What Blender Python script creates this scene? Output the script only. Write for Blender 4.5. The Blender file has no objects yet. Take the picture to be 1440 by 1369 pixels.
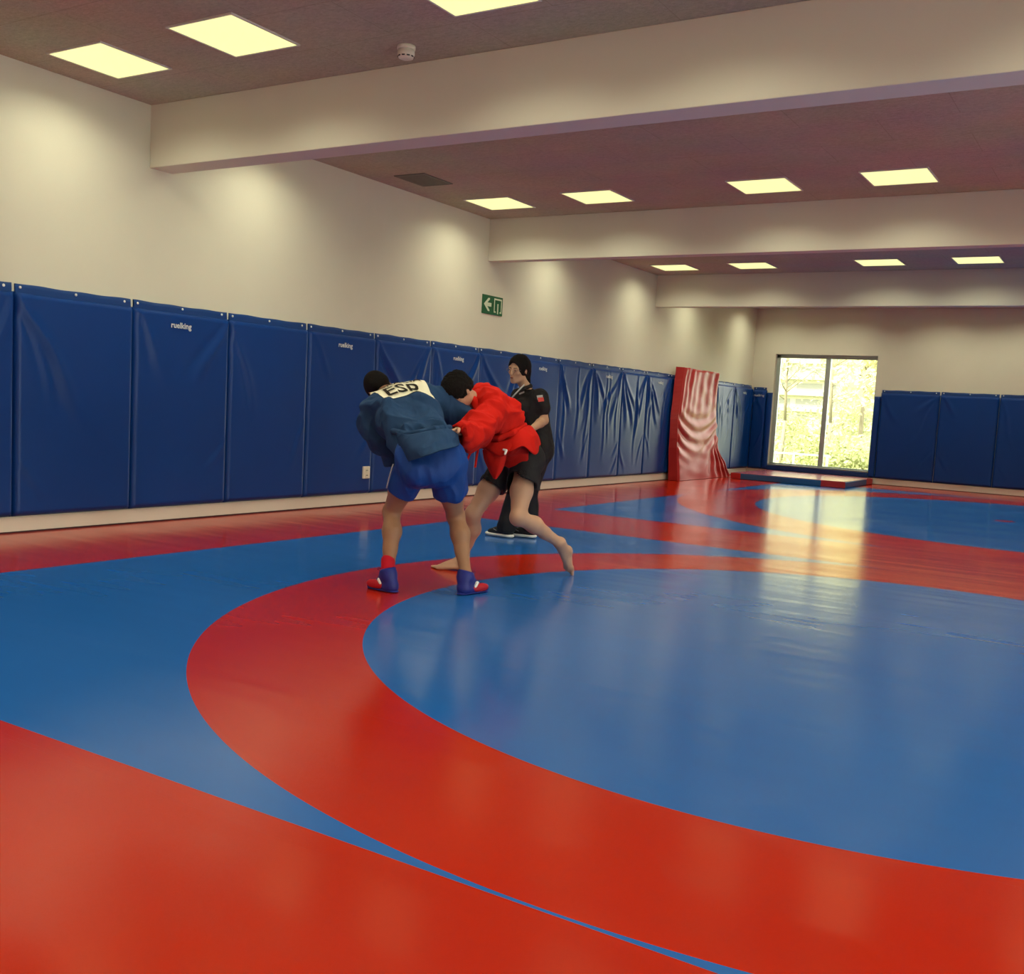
DIFF_E = 1.05; LAMP_W = 11.8; LAMP_C = (1.0, .955, .69); LAMP_SPREAD = 145
SKY = 7.2; SUN = 15; EXPO = 0.0

import bpy, bmesh, math, random
import numpy as np
from mathutils import Vector, Matrix, noise
from mathutils.bvhtree import BVHTree
from math import sin, cos, pi, radians, sqrt

random.seed(7)
SC = bpy.context.scene
COL = SC.collection
CEIL = 3.555; LEN = 21.747; WID = 12.7; BACK = -4.0

# ------------------------------------------------------------------ materials
def new_mat(name):
    m = bpy.data.materials.new(name); m.use_nodes = True
    nt = m.node_tree
    return m, nt, nt.nodes['Principled BSDF']
def nd(nt, kind, **kw):
    n = nt.nodes.new(kind)
    for k, v in kw.items():
        if k == 'inp':
            for a, b in v.items(): n.inputs[a].default_value = b
        else: setattr(n, k, v)
    return n
def mat(name, col, rough=.6, bump=0, scale=40, var=0, spec=.5, metal=0, sheen=0, vscale=3, stretch=None, subsurf=0, coat=0, fold=0):
    m, nt, b = new_mat(name)
    b.inputs['Base Color'].default_value = (*col, 1); b.inputs['Roughness'].default_value = rough
    b.inputs['Specular IOR Level'].default_value = spec; b.inputs['Metallic'].default_value = metal
    if sheen: b.inputs['Sheen Weight'].default_value = sheen
    if coat: b.inputs['Coat Weight'].default_value = coat; b.inputs['Coat Roughness'].default_value = .2
    tc = nd(nt, 'ShaderNodeTexCoord')
    src = tc.outputs['Object']
    if stretch:
        mp = nd(nt, 'ShaderNodeMapping'); mp.inputs['Scale'].default_value = stretch
        nt.links.new(src, mp.inputs['Vector']); src = mp.outputs['Vector']
    if bump:
        n = nd(nt, 'ShaderNodeTexNoise', inp={'Scale': scale, 'Detail': 4})
        bp = nd(nt, 'ShaderNodeBump', inp={'Strength': min(1, bump * 1.0), 'Distance': .01})
        nt.links.new(src, n.inputs['Vector']); nt.links.new(n.outputs['Fac'], bp.inputs['Height'])
        nt.links.new(bp.outputs['Normal'], b.inputs['Normal'])
        if fold:
            m2 = nd(nt, 'ShaderNodeMapping'); m2.inputs['Scale'].default_value = (1, 1, .55); m2.inputs['Rotation'].default_value = (.5, .4, .3)
            n2 = nd(nt, 'ShaderNodeTexNoise', inp={'Scale': 5.5, 'Detail': 1.5, 'Distortion': .5}); f1 = nd(nt, 'ShaderNodeMath', operation='SUBTRACT'); f1.inputs[1].default_value = .5
            f2 = nd(nt, 'ShaderNodeMath', operation='ABSOLUTE'); f3 = nd(nt, 'ShaderNodeMath', operation='MULTIPLY'); f3.inputs[1].default_value = -6
            b2 = nd(nt, 'ShaderNodeBump', inp={'Strength': .4 * fold, 'Distance': .03})
            for q1, q2 in ((src, m2.inputs[0]), (m2.outputs[0], n2.inputs[0]), (n2.outputs['Fac'], f1.inputs[0]), (f1.outputs[0], f2.inputs[0]), (f2.outputs[0], f3.inputs[0]), (f3.outputs[0], b2.inputs['Height']), (b2.outputs[0], bp.inputs['Normal'])): nt.links.new(q1, q2)
    if var:
        n = nd(nt, 'ShaderNodeTexNoise', inp={'Scale': vscale, 'Detail': 5})
        mx = nd(nt, 'ShaderNodeMix', data_type='RGBA')
        mx.inputs[6].default_value = (*[max(0, c * (1 - var)) for c in col], 1)
        mx.inputs[7].default_value = (*[min(1, c * (1 + var)) for c in col], 1)
        nt.links.new(src, n.inputs['Vector']); nt.links.new(n.outputs['Fac'], mx.inputs[0])
        nt.links.new(mx.outputs[2], b.inputs['Base Color'])
    return m
def emat(name, col, s):
    m, nt, b = new_mat(name)
    b.inputs['Base Color'].default_value = (.4, .4, .3, 1)
    b.inputs['Emission Color'].default_value = (*col, 1); b.inputs['Emission Strength'].default_value = s
    return m

M = {}
M['wall'] = mat('painted_plaster', (.69, .68, .57), .75, .12, 120, .03)
M['wallskirt'] = mat('skirting_paint', (.74, .70, .62), .5, .05, 60, .05)
M['beam'] = mat('beam_paint', (.69, .68, .59), .7, .08, 90, .02)
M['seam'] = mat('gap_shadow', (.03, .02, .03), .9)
M['padblue'] = mat('blue_vinyl', (.002, .042, .225), .38, .06, 220, .06, spec=.35)
M['padside'] = mat('blue_vinyl_side', (.005, .035, .155), .4, .05, 220)
M['padflap'] = mat('blue_vinyl_flap', (.006, .045, .20), .4, .05, 220)
M['white'] = mat('white_plastic', (.8, .8, .78), .4)
M['logo'] = mat('printed_white', (.62, .68, .72), .5)
M['ivory'] = mat('ivory_plastic', (.75, .72, .62), .4)
M['dark'] = mat('dark_plastic', (.02, .02, .02), .5)
M['signgreen'] = mat('sign_green', (.012, .12, .05), .4)
M['signpale'] = mat('sign_pale', (.62, .72, .55), .4)
M['frame'] = mat('grey_aluminium', (.42, .50, .48), .35, metal=.3)
M['vent'] = mat('vent_grey', (.16, .16, .13), .6)
M['steel'] = mat('lamp_frame', (.62, .62, .58), .35)
M['redvinyl'] = mat('red_vinyl', (.44, .035, .035), .42, .12, 60, .08, spec=.5)
M['redside'] = mat('red_vinyl_side', (.40, .025, .025), .45, .08, 60)
M['lilac'] = mat('mat_top', (.42, .12, .16), .22, .05, 20)
M['ltblue'] = mat('mat_side_blue', (.02, .09, .24), .35)
M['skinA'] = mat('skin_tan', (.33, .17, .10), .55, .08, 90, .10, vscale=9)
M['skinB'] = mat('skin_fair', (.50, .29, .20), .55, .08, 90, .10, vscale=9)
M['skinC'] = mat('skin_olive', (.46, .27, .18), .5, .05, 90, .08, vscale=9)
M['hair'] = mat('black_hair', (.007, .006, .006), .8, .8, 190, spec=.25)
M['jblue'] = mat('blue_cotton', (.022, .056, .135), .9, .3, 420, .2, vscale=12, spec=.2, fold=1)
M['jred'] = mat('red_cotton', (.55, .012, .007), .85, .3, 420, .14, vscale=12, spec=.25, fold=1)
M['sblue'] = mat('blue_shorts', (.005, .045, .24), .6, .2, 150, .12, vscale=10, spec=.35, fold=.7)
M['black'] = mat('black_cloth', (.010, .009, .011), .75, .3, 160, .2, vscale=10, fold=.8)
M['patch'] = mat('patch_white', (.78, .75, .60), .8, .3, 200, .04)
M['ink'] = mat('print_black', (.015, .014, .013), .8)
M['shoeblue'] = mat('shoe_blue', (.012, .02, .20), .5, .2, 120)
M['shoered'] = mat('shoe_red', (.42, .008, .02), .5, .2, 120)
M['sock'] = mat('red_sleeve_band', (.50, .004, .02), .8, .3, 200)
M['lace'] = mat('lace_dark', (.06, .01, .09), .7)
M['trainer'] = mat('trainer_black', (.012, .012, .014), .6, .3, 120)
M['sole'] = mat('white_rubber', (.75, .75, .73), .5)
M['eye'] = mat('eye', (.03, .02, .015), .2)
M['lip'] = mat('lip', (.26, .09, .07), .5)
M['glass_frame'] = mat('spectacle_metal', (.6, .6, .6), .25, metal=1)
M['grey'] = mat('lanyard_grey', (.35, .35, .36), .6)
M['patchred'] = mat('patch_red', (.55, .06, .05), .7)

def ceiling_mat():
    m, nt, b = new_mat('wood_wool_board')
    tc = nd(nt, 'ShaderNodeTexCoord')
    mp = nd(nt, 'ShaderNodeMapping'); mp.inputs['Scale'].default_value = (1, 1.8, 1)
    n = nd(nt, 'ShaderNodeTexNoise', inp={'Scale': 28, 'Detail': 6, 'Roughness': .7, 'Distortion': .6})
    n2 = nd(nt, 'ShaderNodeTexNoise', inp={'Scale': 1.3, 'Detail': 2})
    cr = nd(nt, 'ShaderNodeValToRGB'); e = cr.color_ramp.elements
    e[0].position = .35; e[0].color = (.50, .465, .355, 1); e[1].position = .68; e[1].color = (.68, .625, .49, 1)
    mx = nd(nt, 'ShaderNodeMix', data_type='RGBA', blend_type='MULTIPLY'); mx.inputs[0].default_value = .35
    br = nd(nt, 'ShaderNodeTexBrick', inp={'Scale': 1, 'Mortar Size': .004, 'Brick Width': 1.2, 'Row Height': .6,
            'Color1': (1, 1, 1, 1), 'Color2': (.93, .93, .93, 1), 'Mortar': (.7, .66, .62, 1)})
    mx2 = nd(nt, 'ShaderNodeMix', data_type='RGBA', blend_type='MULTIPLY'); mx2.inputs[0].default_value = .6
    L = nt.links.new
    L(tc.outputs['Object'], mp.inputs[0]); L(mp.outputs[0], n.inputs[0]); L(tc.outputs['Object'], n2.inputs[0]); L(tc.outputs['Object'], br.inputs[0])
    L(n.outputs['Fac'], cr.inputs[0]); L(cr.outputs[0], mx.inputs[6]); L(n2.outputs['Color'], mx.inputs[7])
    L(mx.outputs[2], mx2.inputs[6]); L(br.outputs['Color'], mx2.inputs[7]); L(mx2.outputs[2], b.inputs['Base Color'])
    bp = nd(nt, 'ShaderNodeBump', inp={'Strength': .8, 'Distance': .01}); L(n.outputs['Fac'], bp.inputs['Height']); L(bp.outputs[0], b.inputs['Normal'])
    b.inputs['Roughness'].default_value = .9
    return m
M['ceil'] = ceiling_mat()

def floor_mat():
    m, nt, b = new_mat('wrestling_mat_vinyl')
    L = nt.links.new
    tc = nd(nt, 'ShaderNodeTexCoord'); sp = nd(nt, 'ShaderNodeSeparateXYZ'); L(tc.outputs['Object'], sp.inputs[0])
    def mth(op, a, c=None):
        n = nd(nt, 'ShaderNodeMath', operation=op)
        for i, v in enumerate((a, c)):
            if v is None: continue
            if isinstance(v, (int, float)): n.inputs[i].default_value = v
            else: L(v, n.inputs[i])
        return n.outputs[0]
    X, Y = sp.outputs[0], sp.outputs[1]
    def rect(x0, x1, y0, y1):
        a = mth('MULTIPLY', mth('GREATER_THAN', X, x0), mth('LESS_THAN', X, x1))
        return mth('MULTIPLY', a, mth('MULTIPLY', mth('GREATER_THAN', Y, y0), mth('LESS_THAN', Y, y1)))
    def dist(cx, cy):
        dx = mth('SUBTRACT', X, cx); dy = mth('SUBTRACT', Y, cy)
        return mth('SQRT', mth('ADD', mth('MULTIPLY', dx, dx), mth('MULTIPLY', dy, dy)))
    def zone(r, cx, cy, ro, ri):
        d = dist(cx, cy); ring = mth('MULTIPLY', mth('LESS_THAN', d, ro), mth('GREATER_THAN', d, ri))
        return mth('MULTIPLY', r, mth('SUBTRACT', 1, ring))
    z1 = zone(rect(1.505, 11.14, 2.063, 8.978), 6.327, 5.551, 3.475, 2.69)
    z2 = zone(rect(1.505, 11.14, 10.55, 20.25), 6.365, 15.322, 4.86, 3.777)
    blue = mth('MAXIMUM', z1, z2)
    blue = mth('MULTIPLY', blue, mth('GREATER_THAN', dist(5.874, 15.383), .13))
    n = nd(nt, 'ShaderNodeTexNoise', inp={'Scale': .7, 'Detail': 3}); L(tc.outputs['Object'], n.inputs[0])
    def pair(c0, c1):
        mx = nd(nt, 'ShaderNodeMix', data_type='RGBA'); mx.inputs[6].default_value = (*c0, 1); mx.inputs[7].default_value = (*c1, 1)
        L(n.outputs['Fac'], mx.inputs[0]); return mx.outputs[2]
    red = pair(RED0, RED1); blu = pair(BLU0, BLU1)
    mx = nd(nt, 'ShaderNodeMix', data_type='RGBA'); L(blue, mx.inputs[0]); L(red, mx.inputs[6]); L(blu, mx.inputs[7])
    # fine scuffs: thin stretched noise lines, slightly paler
    mp = nd(nt, 'ShaderNodeMapping'); mp.inputs['Scale'].default_value = (2.0, 40, 1); mp.inputs['Rotation'].default_value = (0, 0, .5)
    L(tc.outputs['Object'], mp.inputs[0])
    sn = nd(nt, 'ShaderNodeTexNoise', inp={'Scale': 1.6, 'Detail': 8, 'Roughness': .7}); L(mp.outputs[0], sn.inputs[0])
    cr = nd(nt, 'ShaderNodeValToRGB'); cr.color_ramp.elements[0].position = .70; cr.color_ramp.elements[1].position = .84
    cr.color_ramp.elements[0].color = (0, 0, 0, 1); cr.color_ramp.elements[1].color = (.05, .05, .05, 1); L(sn.outputs['Fac'], cr.inputs[0])
    sc = nd(nt, 'ShaderNodeMix', data_type='RGBA'); sc.inputs[7].default_value = (.35, .28, .3, 1)
    L(cr.outputs[0], sc.inputs[0]); L(mx.outputs[2], sc.inputs[6])
    # tiny dark specks
    vo = nd(nt, 'ShaderNodeTexVoronoi', inp={'Scale': .75, 'Randomness': 1}); L(tc.outputs['Object'], vo.inputs[0])
    spk = mth('LESS_THAN', vo.outputs['Distance'], .008)
    s2 = nd(nt, 'ShaderNodeMix', data_type='RGBA'); s2.inputs[7].default_value = (.02, .01, .01, 1); L(spk, s2.inputs[0]); L(sc.outputs[2], s2.inputs[6])
    L(s2.outputs[2], b.inputs['Base Color'])
    # roughness patches
    rn = nd(nt, 'ShaderNodeTexNoise', inp={'Scale': 1.1, 'Detail': 2, 'Roughness': .5}); L(tc.outputs['Object'], rn.inputs[0])
    rr = nd(nt, 'ShaderNodeMapRange', inp={'From Min': .3, 'From Max': .7, 'To Min': .15, 'To Max': .22}); L(rn.outputs['Fac'], rr.inputs[0]); L(rr.outputs[0], b.inputs['Roughness'])
    b.inputs['Specular IOR Level'].default_value = FSPEC
    # soft undulation of the cover over foam slabs, slab joints every metre in y and two metres in x
    w = nd(nt, 'ShaderNodeTexNoise', inp={'Scale': 1.0, 'Detail': 1})
    mp2 = nd(nt, 'ShaderNodeMapping'); mp2.inputs['Scale'].default_value = (.8, 4.5, 1); L(tc.outputs['Object'], mp2.inputs[0]); L(mp2.outputs[0], w.inputs[0])
    fy = mth('ABSOLUTE', mth('SUBTRACT', mth('FRACT', mth('ADD', Y, .02)), .5)); gy = mth('LESS_THAN', mth('SUBTRACT', .5, fy), .012)
    h = mth('SUBTRACT', mth('MULTIPLY', w.outputs['Fac'], 1.0), mth('MULTIPLY', gy, .05))
    bp = nd(nt, 'ShaderNodeBump', inp={'Strength': .6, 'Distance': .006}); L(h, bp.inputs['Height']); L(bp.outputs[0], b.inputs['Normal'])
    return m
RED0, RED1 = (.36, .011, .0008), (.45, .017, .0008)
BLU0, BLU1 = (.012, .100, .37), (.015, .120, .43)
FSPEC = .48
M['floor'] = floor_mat()

def glass_mat():
    m = bpy.data.materials.new('window_glass'); m.use_nodes = True; nt = m.node_tree; nt.nodes.clear()
    o = nd(nt, 'ShaderNodeOutputMaterial'); t = nd(nt, 'ShaderNodeBsdfTransparent'); g = nd(nt, 'ShaderNodeBsdfGlossy')
    g.inputs['Roughness'].default_value = .02; f = nd(nt, 'ShaderNodeFresnel'); f.inputs[0].default_value = 1.45
    t.inputs[0].default_value = (.93, .96, .93, 1)
    x = nd(nt, 'ShaderNodeMixShader'); L = nt.links.new
    L(f.outputs[0], x.inputs[0]); L(t.outputs[0], x.inputs[1]); L(g.outputs[0], x.inputs[2]); L(x.outputs[0], o.inputs[0])
    return m
M['glass'] = glass_mat()

# ------------------------------------------------------------------ object helpers
def link(name, me, m=None, parent=None, smooth=False):
    o = bpy.data.objects.new(name, me); COL.objects.link(o)
    if m is not None:
        for k in (m if isinstance(m, (list, tuple)) else [m]): me.materials.append(k)
    if parent is not None:
        o.parent = parent; o.matrix_parent_inverse = Matrix.Identity(4)
        if parent.type == 'EMPTY' or True:
            pass
    if smooth: me.shade_smooth() if hasattr(me, 'shade_smooth') else me.polygons.foreach_set('use_smooth', [True] * len(me.polygons))
    return o
def tag(o, label=None, cat=None, group=None, kind=None):
    if label: o['label'] = label
    if cat: o['category'] = cat
    if group: o['group'] = group
    if kind: o['kind'] = kind
    return o
def empty(name, loc, label, cat, group=None):
    o = bpy.data.objects.new(name, None); COL.objects.link(o); o.location = loc; o.empty_display_size = .1
    return tag(o, label, cat, group)
def me_from(name, vs, fs):
    me = bpy.data.meshes.new(name); me.from_pydata([tuple(v) for v in vs], [], [tuple(f) for f in fs]); me.update(); return me
def boxes(name, bs, m, parent=None, bevel=0, org=(0, 0, 0), smooth=False):
    """bs = list of (x0,x1,y0,y1,z0,z1) in world coordinates; one mesh whose origin is org"""
    bm = bmesh.new()
    for x0, x1, y0, y1, z0, z1 in bs:
        v = [bm.verts.new((x - org[0], y - org[1], z - org[2])) for x in (x0, x1) for y in (y0, y1) for z in (z0, z1)]
        for f in ((0, 1, 3, 2), (4, 6, 7, 5), (0, 4, 5, 1), (2, 3, 7, 6), (0, 2, 6, 4), (1, 5, 7, 3)): bm.faces.new([v[i] for i in f])
    bmesh.ops.recalc_face_normals(bm, faces=bm.faces)
    if bevel: bmesh.ops.bevel(bm, geom=list(bm.edges), offset=bevel, segments=2, affect='EDGES', profile=.6)
    me = bpy.data.meshes.new(name); bm.to_mesh(me); bm.free()
    o = link(name, me, m, parent, smooth)
    if parent is None: o.location = org
    return o
def struct(name, bs, m, bevel=0, label=None):
    o = boxes(name, bs, m, bevel=bevel); o['kind'] = 'structure'
    if label: o['label'] = label
    return o
def lathe(name, prof, m, parent=None, seg=24, axis=(0, 0, 1), loc=(0, 0, 0)):
    vs, fs = [], []
    q = Vector((0, 0, 1)).rotation_difference(Vector(axis))
    for r, z in prof:
        for k in range(seg):
            a = 2 * pi * k / seg; vs.append(q @ Vector((r * cos(a), r * sin(a), z)) + Vector(loc))
    for i in range(len(prof) - 1):
        for k in range(seg):
            fs.append((i * seg + k, i * seg + (k + 1) % seg, (i + 1) * seg + (k + 1) % seg, (i + 1) * seg + k))
    fs.append(tuple(range(seg))[::-1]); fs.append(tuple((len(prof) - 1) * seg + k for k in range(seg)))
    return link(name, me_from(name, vs, fs), m, parent, True)
def tube(name, pts, r, m, parent=None, seg=8, closed=False):
    """swept tube through pts (coordinates local to the parent)"""
    cu = bpy.data.curves.new(name, 'CURVE'); cu.dimensions = '3D'; cu.bevel_depth = r; cu.bevel_resolution = 3; cu.resolution_u = 6
    s = cu.splines.new('NURBS' if len(pts) > 3 else 'POLY'); s.points.add(len(pts) - 1)
    for p, q in zip(s.points, pts): p.co = (*q, 1)
    if s.type == 'NURBS': s.use_endpoint_u = True; s.order_u = 4
    s.use_cyclic_u = closed; cu.use_fill_caps = True
    o = bpy.data.objects.new(name, cu); COL.objects.link(o)
    me = bpy.data.meshes.new_from_object(o.evaluated_get(bpy.context.evaluated_depsgraph_get()))
    bpy.data.objects.remove(o); me.name = name
    return link(name, me, m, parent, True)
def text_mesh(txt, size=1, offset=0.0, res=3):
    cu = bpy.data.curves.new('t', 'FONT'); cu.body = txt; cu.size = size; cu.offset = offset; cu.resolution_u = res
    cu.align_x = 'CENTER'; cu.align_y = 'CENTER'
    o = bpy.data.objects.new('t', cu); COL.objects.link(o)
    me = bpy.data.meshes.new_from_object(o.evaluated_get(bpy.context.evaluated_depsgraph_get()))
    bpy.data.objects.remove(o)
    vs = [v.co.copy() for v in me.vertices]; fs = [tuple(p.vertices) for p in me.polygons]
    bpy.data.meshes.remove(me)
    return vs, fs

# ------------------------------------------------------------------ camera
cam = bpy.data.cameras.new('camera'); camo = bpy.data.objects.new('camera', cam); COL.objects.link(camo)
r_, u_, f_ = Vector((0.84775068, 0.52753097, 0.0550441)), Vector((-0.09747664, 0.05294759, 0.99382838)), Vector((-0.5213608, 0.84788421, -0.0963083))
camo.matrix_world = Matrix(((r_.x, u_.x, -f_.x, 7.4296), (r_.y, u_.y, -f_.y, 0), (r_.z, u_.z, -f_.z, 1.2), (0, 0, 0, 1)))
cam.sensor_width = 36; cam.sensor_fit = 'HORIZONTAL'; cam.lens = 36 * 1438.48 / 1440; cam.shift_y = (709.08 - 684.5) / 1440
cam.clip_end = 300; cam.clip_start = .05
SC.camera = camo

# ------------------------------------------------------------------ room shell
T = .3
struct('floor', [(-.0, WID, BACK, LEN, -.2, 0)], M['floor'], label='glossy blue and red wrestling mat floor with circle zones')
struct('ceiling', [(-T, WID + T, BACK - T, LEN + T, CEIL, CEIL + .25)], M['ceil'], label='brown wood-wool board ceiling')
struct('wall_left', [(-T, 0, BACK, LEN, -.2, CEIL)], M['wall'], label='long cream wall above the blue pads')
WINS = [(-3.2, -.9), (-.2, 2.1), (2.8, 5.1), (6.6, 8.9)]
struct('wall_right', [(WID, WID + T, BACK, LEN, -.2, .25), (WID, WID + T, BACK, LEN, 2.85, CEIL)] + [(WID, WID + T, a, b, .25, 2.85) for a, b in zip([BACK] + [w[1] for w in WINS], [w[0] for w in WINS] + [LEN])], M['wall'])
for k, (a, b) in enumerate(WINS):
    q = struct('window_%d' % (k + 2), [(WID + .1, WID + .17, a, b, .25, .31), (WID + .1, WID + .17, a, b, 2.78, 2.85), (WID + .1, WID + .17, a, a + .06, .25, 2.85), (WID + .1, WID + .17, b - .06, b, .25, 2.85), (WID + .1, WID + .17, (a + b) / 2 - .04, (a + b) / 2 + .04, .25, 2.85)], M['frame'])
    boxes('pane', [(WID + .133, WID + .137, a + .05, b - .05, .30, 2.80)], M['glass'], q)
struct('wall_near', [(-T, WID + T, BACK - T, BACK, -.2, CEIL)], M['wall'])
WX0, WX1, WZ0, WZ1 = .482, 2.60, .235, 2.605
struct('wall_far', [(-T, WX0, LEN, LEN + T, -.2, CEIL), (WX1, WID + T, LEN, LEN + T, -.2, CEIL),
                    (WX0, WX1, LEN, LEN + T, -.2, WZ0), (WX0, WX1, LEN, LEN + T, WZ1, CEIL)], M['wall'], label='cream end wall with the window')
struct('baseboard_left', [(0, .018, BACK, LEN, .012, .118)], M['wallskirt'])
struct('baseboard_far', [(2.60, WID, LEN - .018, LEN, .012, .118)], M['wallskirt'])
struct('trim_1', [(.0, .022, BACK, LEN, 0, .012)], M['seam'])  # shade in the mat-edge gap, painted as a thin dark strip
struct('trim_2', [(.022, WID, LEN - .022, LEN, 0, .012)], M['seam'])  # same painted gap shade along the end wall
for i, (a, b, z, lb) in enumerate([(5.904, 6.146, 3.036, 'nearest deep cream ceiling beam'), (11.162, 11.33, 3.026, 'second cream ceiling beam from the camera'),
                                   (16.428, 16.60, 3.02, 'farthest cream ceiling beam, before the window'), (.64, .88, 3.036, None)]):
    struct('trim_%d' % (i + 3), [(0, WID, a, b, z, CEIL)], M['beam'], bevel=.008, label=lb)

# window
wf = struct('window_1', [(WX0, WX1, LEN + .10, LEN + .17, WZ1 - .075, WZ1), (WX0, WX1, LEN + .10, LEN + .17, WZ0, WZ0 + .045),
                         (WX0, WX0 + .085, LEN + .10, LEN + .17, WZ0, WZ1), (WX1 - .03, WX1, LEN + .10, LEN + .17, WZ0, WZ1),
                         (1.535, 1.635, LEN + .09, LEN + .17, WZ0, WZ1)], M['frame'], bevel=.004, label='tall two-pane window with grey frame in the end wall')
boxes('pane', [(WX0 + .08, 1.54, LEN + .135, LEN + .139, WZ0 + .04, WZ1 - .07)], M['glass'], wf)
boxes('pane', [(1.63, WX1 - .03, LEN + .135, LEN + .139, WZ0 + .04, WZ1 - .07)], M['glass'], wf)
boxes('window_sill', [(WX0 + .002, WX1 - .002, LEN - .02, LEN + .10, WZ0 + .001, WZ0 + .02)], M['frame'], wf, bevel=.003)

# ------------------------------------------------------------------ wall pads
def pad_cover(w, h, d, seed, strong, socket=None):
    """front grid of a padded vinyl panel in (u along wall, v up, depth)"""
    rng = random.Random(seed); nu, nv = 44, 72
    lines = []
    for c in (0, 1):
        for k in range(rng.choice((1, 2)) if not strong else 3):
            if not strong and rng.random() < .3: continue
            ln = rng.uniform(.5, 1.05); ang = rng.uniform(.18, .75)
            x0 = .03 if c == 0 else w - .03
            lines.append((x0, h - .01, x0 + (ln * sin(ang) if c == 0 else -ln * sin(ang)), h - ln * cos(ang), rng.uniform(.008, .013) * (1.5 if strong else 1.3), rng.uniform(.025, .05)))
    if seed == 23: lines = [(.02, h, .62, h - 1.0, .022, .05), (.02, h, .33, h - .85, .014, .03)]
    for k in range(1 if not strong else 2):
        c = rng.choice((0, 1)); x0 = .01 if c == 0 else w - .01; zz = rng.uniform(.1, .5)
        lines.append((x0, zz + rng.uniform(.2, .5), x0 + (.25 if c == 0 else -.25), zz - .1, .007, .03))
    if strong:
        for k in range(3):
            x0 = rng.uniform(.05, w - .05); lines.append((x0, h, x0 + rng.uniform(-.08, .08), h * rng.uniform(.1, .4), .009, .03))
    vs = []
    for j in range(nv + 1):
        v = h * j / nv
        for i in range(nu + 1):
            u = w * i / nu
            e = min(u, w - u, v, h - v); r = .03
            dd = d * (0.15 + .85 * sqrt(max(0, 1 - (1 - min(e, r) / r) ** 2)))
            bulge = .008 * sin(pi * i / nu) * sin(pi * j / nv)
            f = 0
            for (x0, y0, x1, y1, am, wd) in lines:
                L = math.hypot(x1 - x0, y1 - y0); tx, ty = (x1 - x0) / L, (y1 - y0) / L
                s = (u - x0) * tx + (v - y0) * ty; q = (u - x0) * ty - (v - y0) * tx + .02 * sin(s * 7 + seed)
                t = s / L
                if -.1 < t < 1.1:
                    env = max(0, sin(pi * min(1, max(0, t * .85 + .12)))) ; ww = wd * (.4 + t)
                    f += am * env * (math.exp(-(q / ww) ** 2) - .7 * math.exp(-((q - 1.7 * ww) / ww) ** 2))
            n = noise.noise(Vector((u * 2.3 + seed * 3.1, v * 1.7, seed))) * .004
            g = min(1, e / .05)
            vs.append((u, v, dd + (bulge + f + n) * g))
    fs = [(j * (nu + 1) + i, j * (nu + 1) + i + 1, (j + 1) * (nu + 1) + i + 1, (j + 1) * (nu + 1) + i) for j in range(nv) for i in range(nu)]
    # sides back to the wall
    ring = [i for i in range(nu + 1)] + [j * (nu + 1) + nu for j in range(1, nv + 1)] + [nv * (nu + 1) + i for i in range(nu - 1, -1, -1)] + [j * (nu + 1) for j in range(nv - 1, 0, -1)]
    b0 = len(vs)
    for k in ring: vs.append((vs[k][0], vs[k][1], .002))
    for k in range(len(ring)):
        a, b = ring[k], ring[(k + 1) % len(ring)]; fs.append((b, a, b0 + k, b0 + (k + 1) % len(ring)))
    fs.append(tuple(b0 + k for k in range(len(ring)))[::-1])
    return vs, fs
LOGO = text_mesh('ruelking', .07, .0016, 2)
def wall_pad(org, ud, nd_, w, z0, z1, seed, label, strong=False, logo=False, flap=True, d=.052, screws=(.05, .5, .93), group='blue wall pads'):
    """org = wall point at the left end (z=0); ud = direction along the wall; nd_ = into the room"""
    ud = Vector(ud); nn = Vector(nd_); up = Vector((0, 0, 1)); o = Vector(org)
    root = empty('wall_pad', (o.x + ud.x * w / 2, o.y + ud.y * w / 2, z0), label, 'wall pad', group)
    R0 = Vector(root.location)
    gap = .0025; W = w - 2 * gap; fl = .062 if flap else 0
    h = z1 - z0 - fl
    vs, fs = pad_cover(W, h, d, seed, strong)
    P = lambda u, v, q: o + ud * (u + gap) + up * (z0 + v) + nn * q - R0
    flip = ud.cross(up).dot(nn) < 0
    vs = [P(*v) for v in vs]
    if flip: fs = [f[::-1] for f in fs]
    link('cover', me_from('cover', vs, fs), M['padblue'], root, True)
    if flap:
        n = 30; v2 = []; f2 = []
        for j, (vv, q) in enumerate(((h - .012, d * .35), (h + .006, d * .28), (h + .03, .012), (h + fl, .009), (h + fl, .001), (h - .012, .001))):
            for i in range(n + 1):
                u = W * i / n; wob = .0025 * sin(u * 17 + seed) + .002 * sin(u * 5 + seed * 2)
                v2.append(P(u + (.012 if i == 0 else -.012 if i == n else 0), vv + (wob if 2 <= j <= 4 else 0), q + (abs(wob) * .8 if 1 <= j <= 3 else 0)))
        for j in range(5):
            for i in range(n): f2.append((j * (n + 1) + i, j * (n + 1) + i + 1, (j + 1) * (n + 1) + i + 1, (j + 1) * (n + 1) + i))
        if flip: f2 = [f[::-1] for f in f2]
        link('flap', me_from('flap', v2, f2), M['padflap'], root, True)
        for s in screws:
            lathe('screw_cap', [(.0115, 0), (.0115, .004), (.008, .008), (.003, .0095)], M['white'], root, 14, axis=nn, loc=P(W * s, h + .036, .010))
    if logo:
        lv, lf = LOGO
        cx = W * (.5 if logo is True else logo)
        link('logo', me_from('logo', [P(cx + v.x, h - .115 + v.y, d + .0135) for v in lv], [f[::-1] for f in lf] if flip else lf), M['logo'], root)
    return root
ys = [1.45, 2.52, 3.60, 4.673, 5.744, 6.81, 7.873, 8.951, 10.0, 11.043, 12.096, 13.133, 14.189, 15.242, 16.206, 17.26, 18.40, 19.50, 20.57, 21.742]
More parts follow.
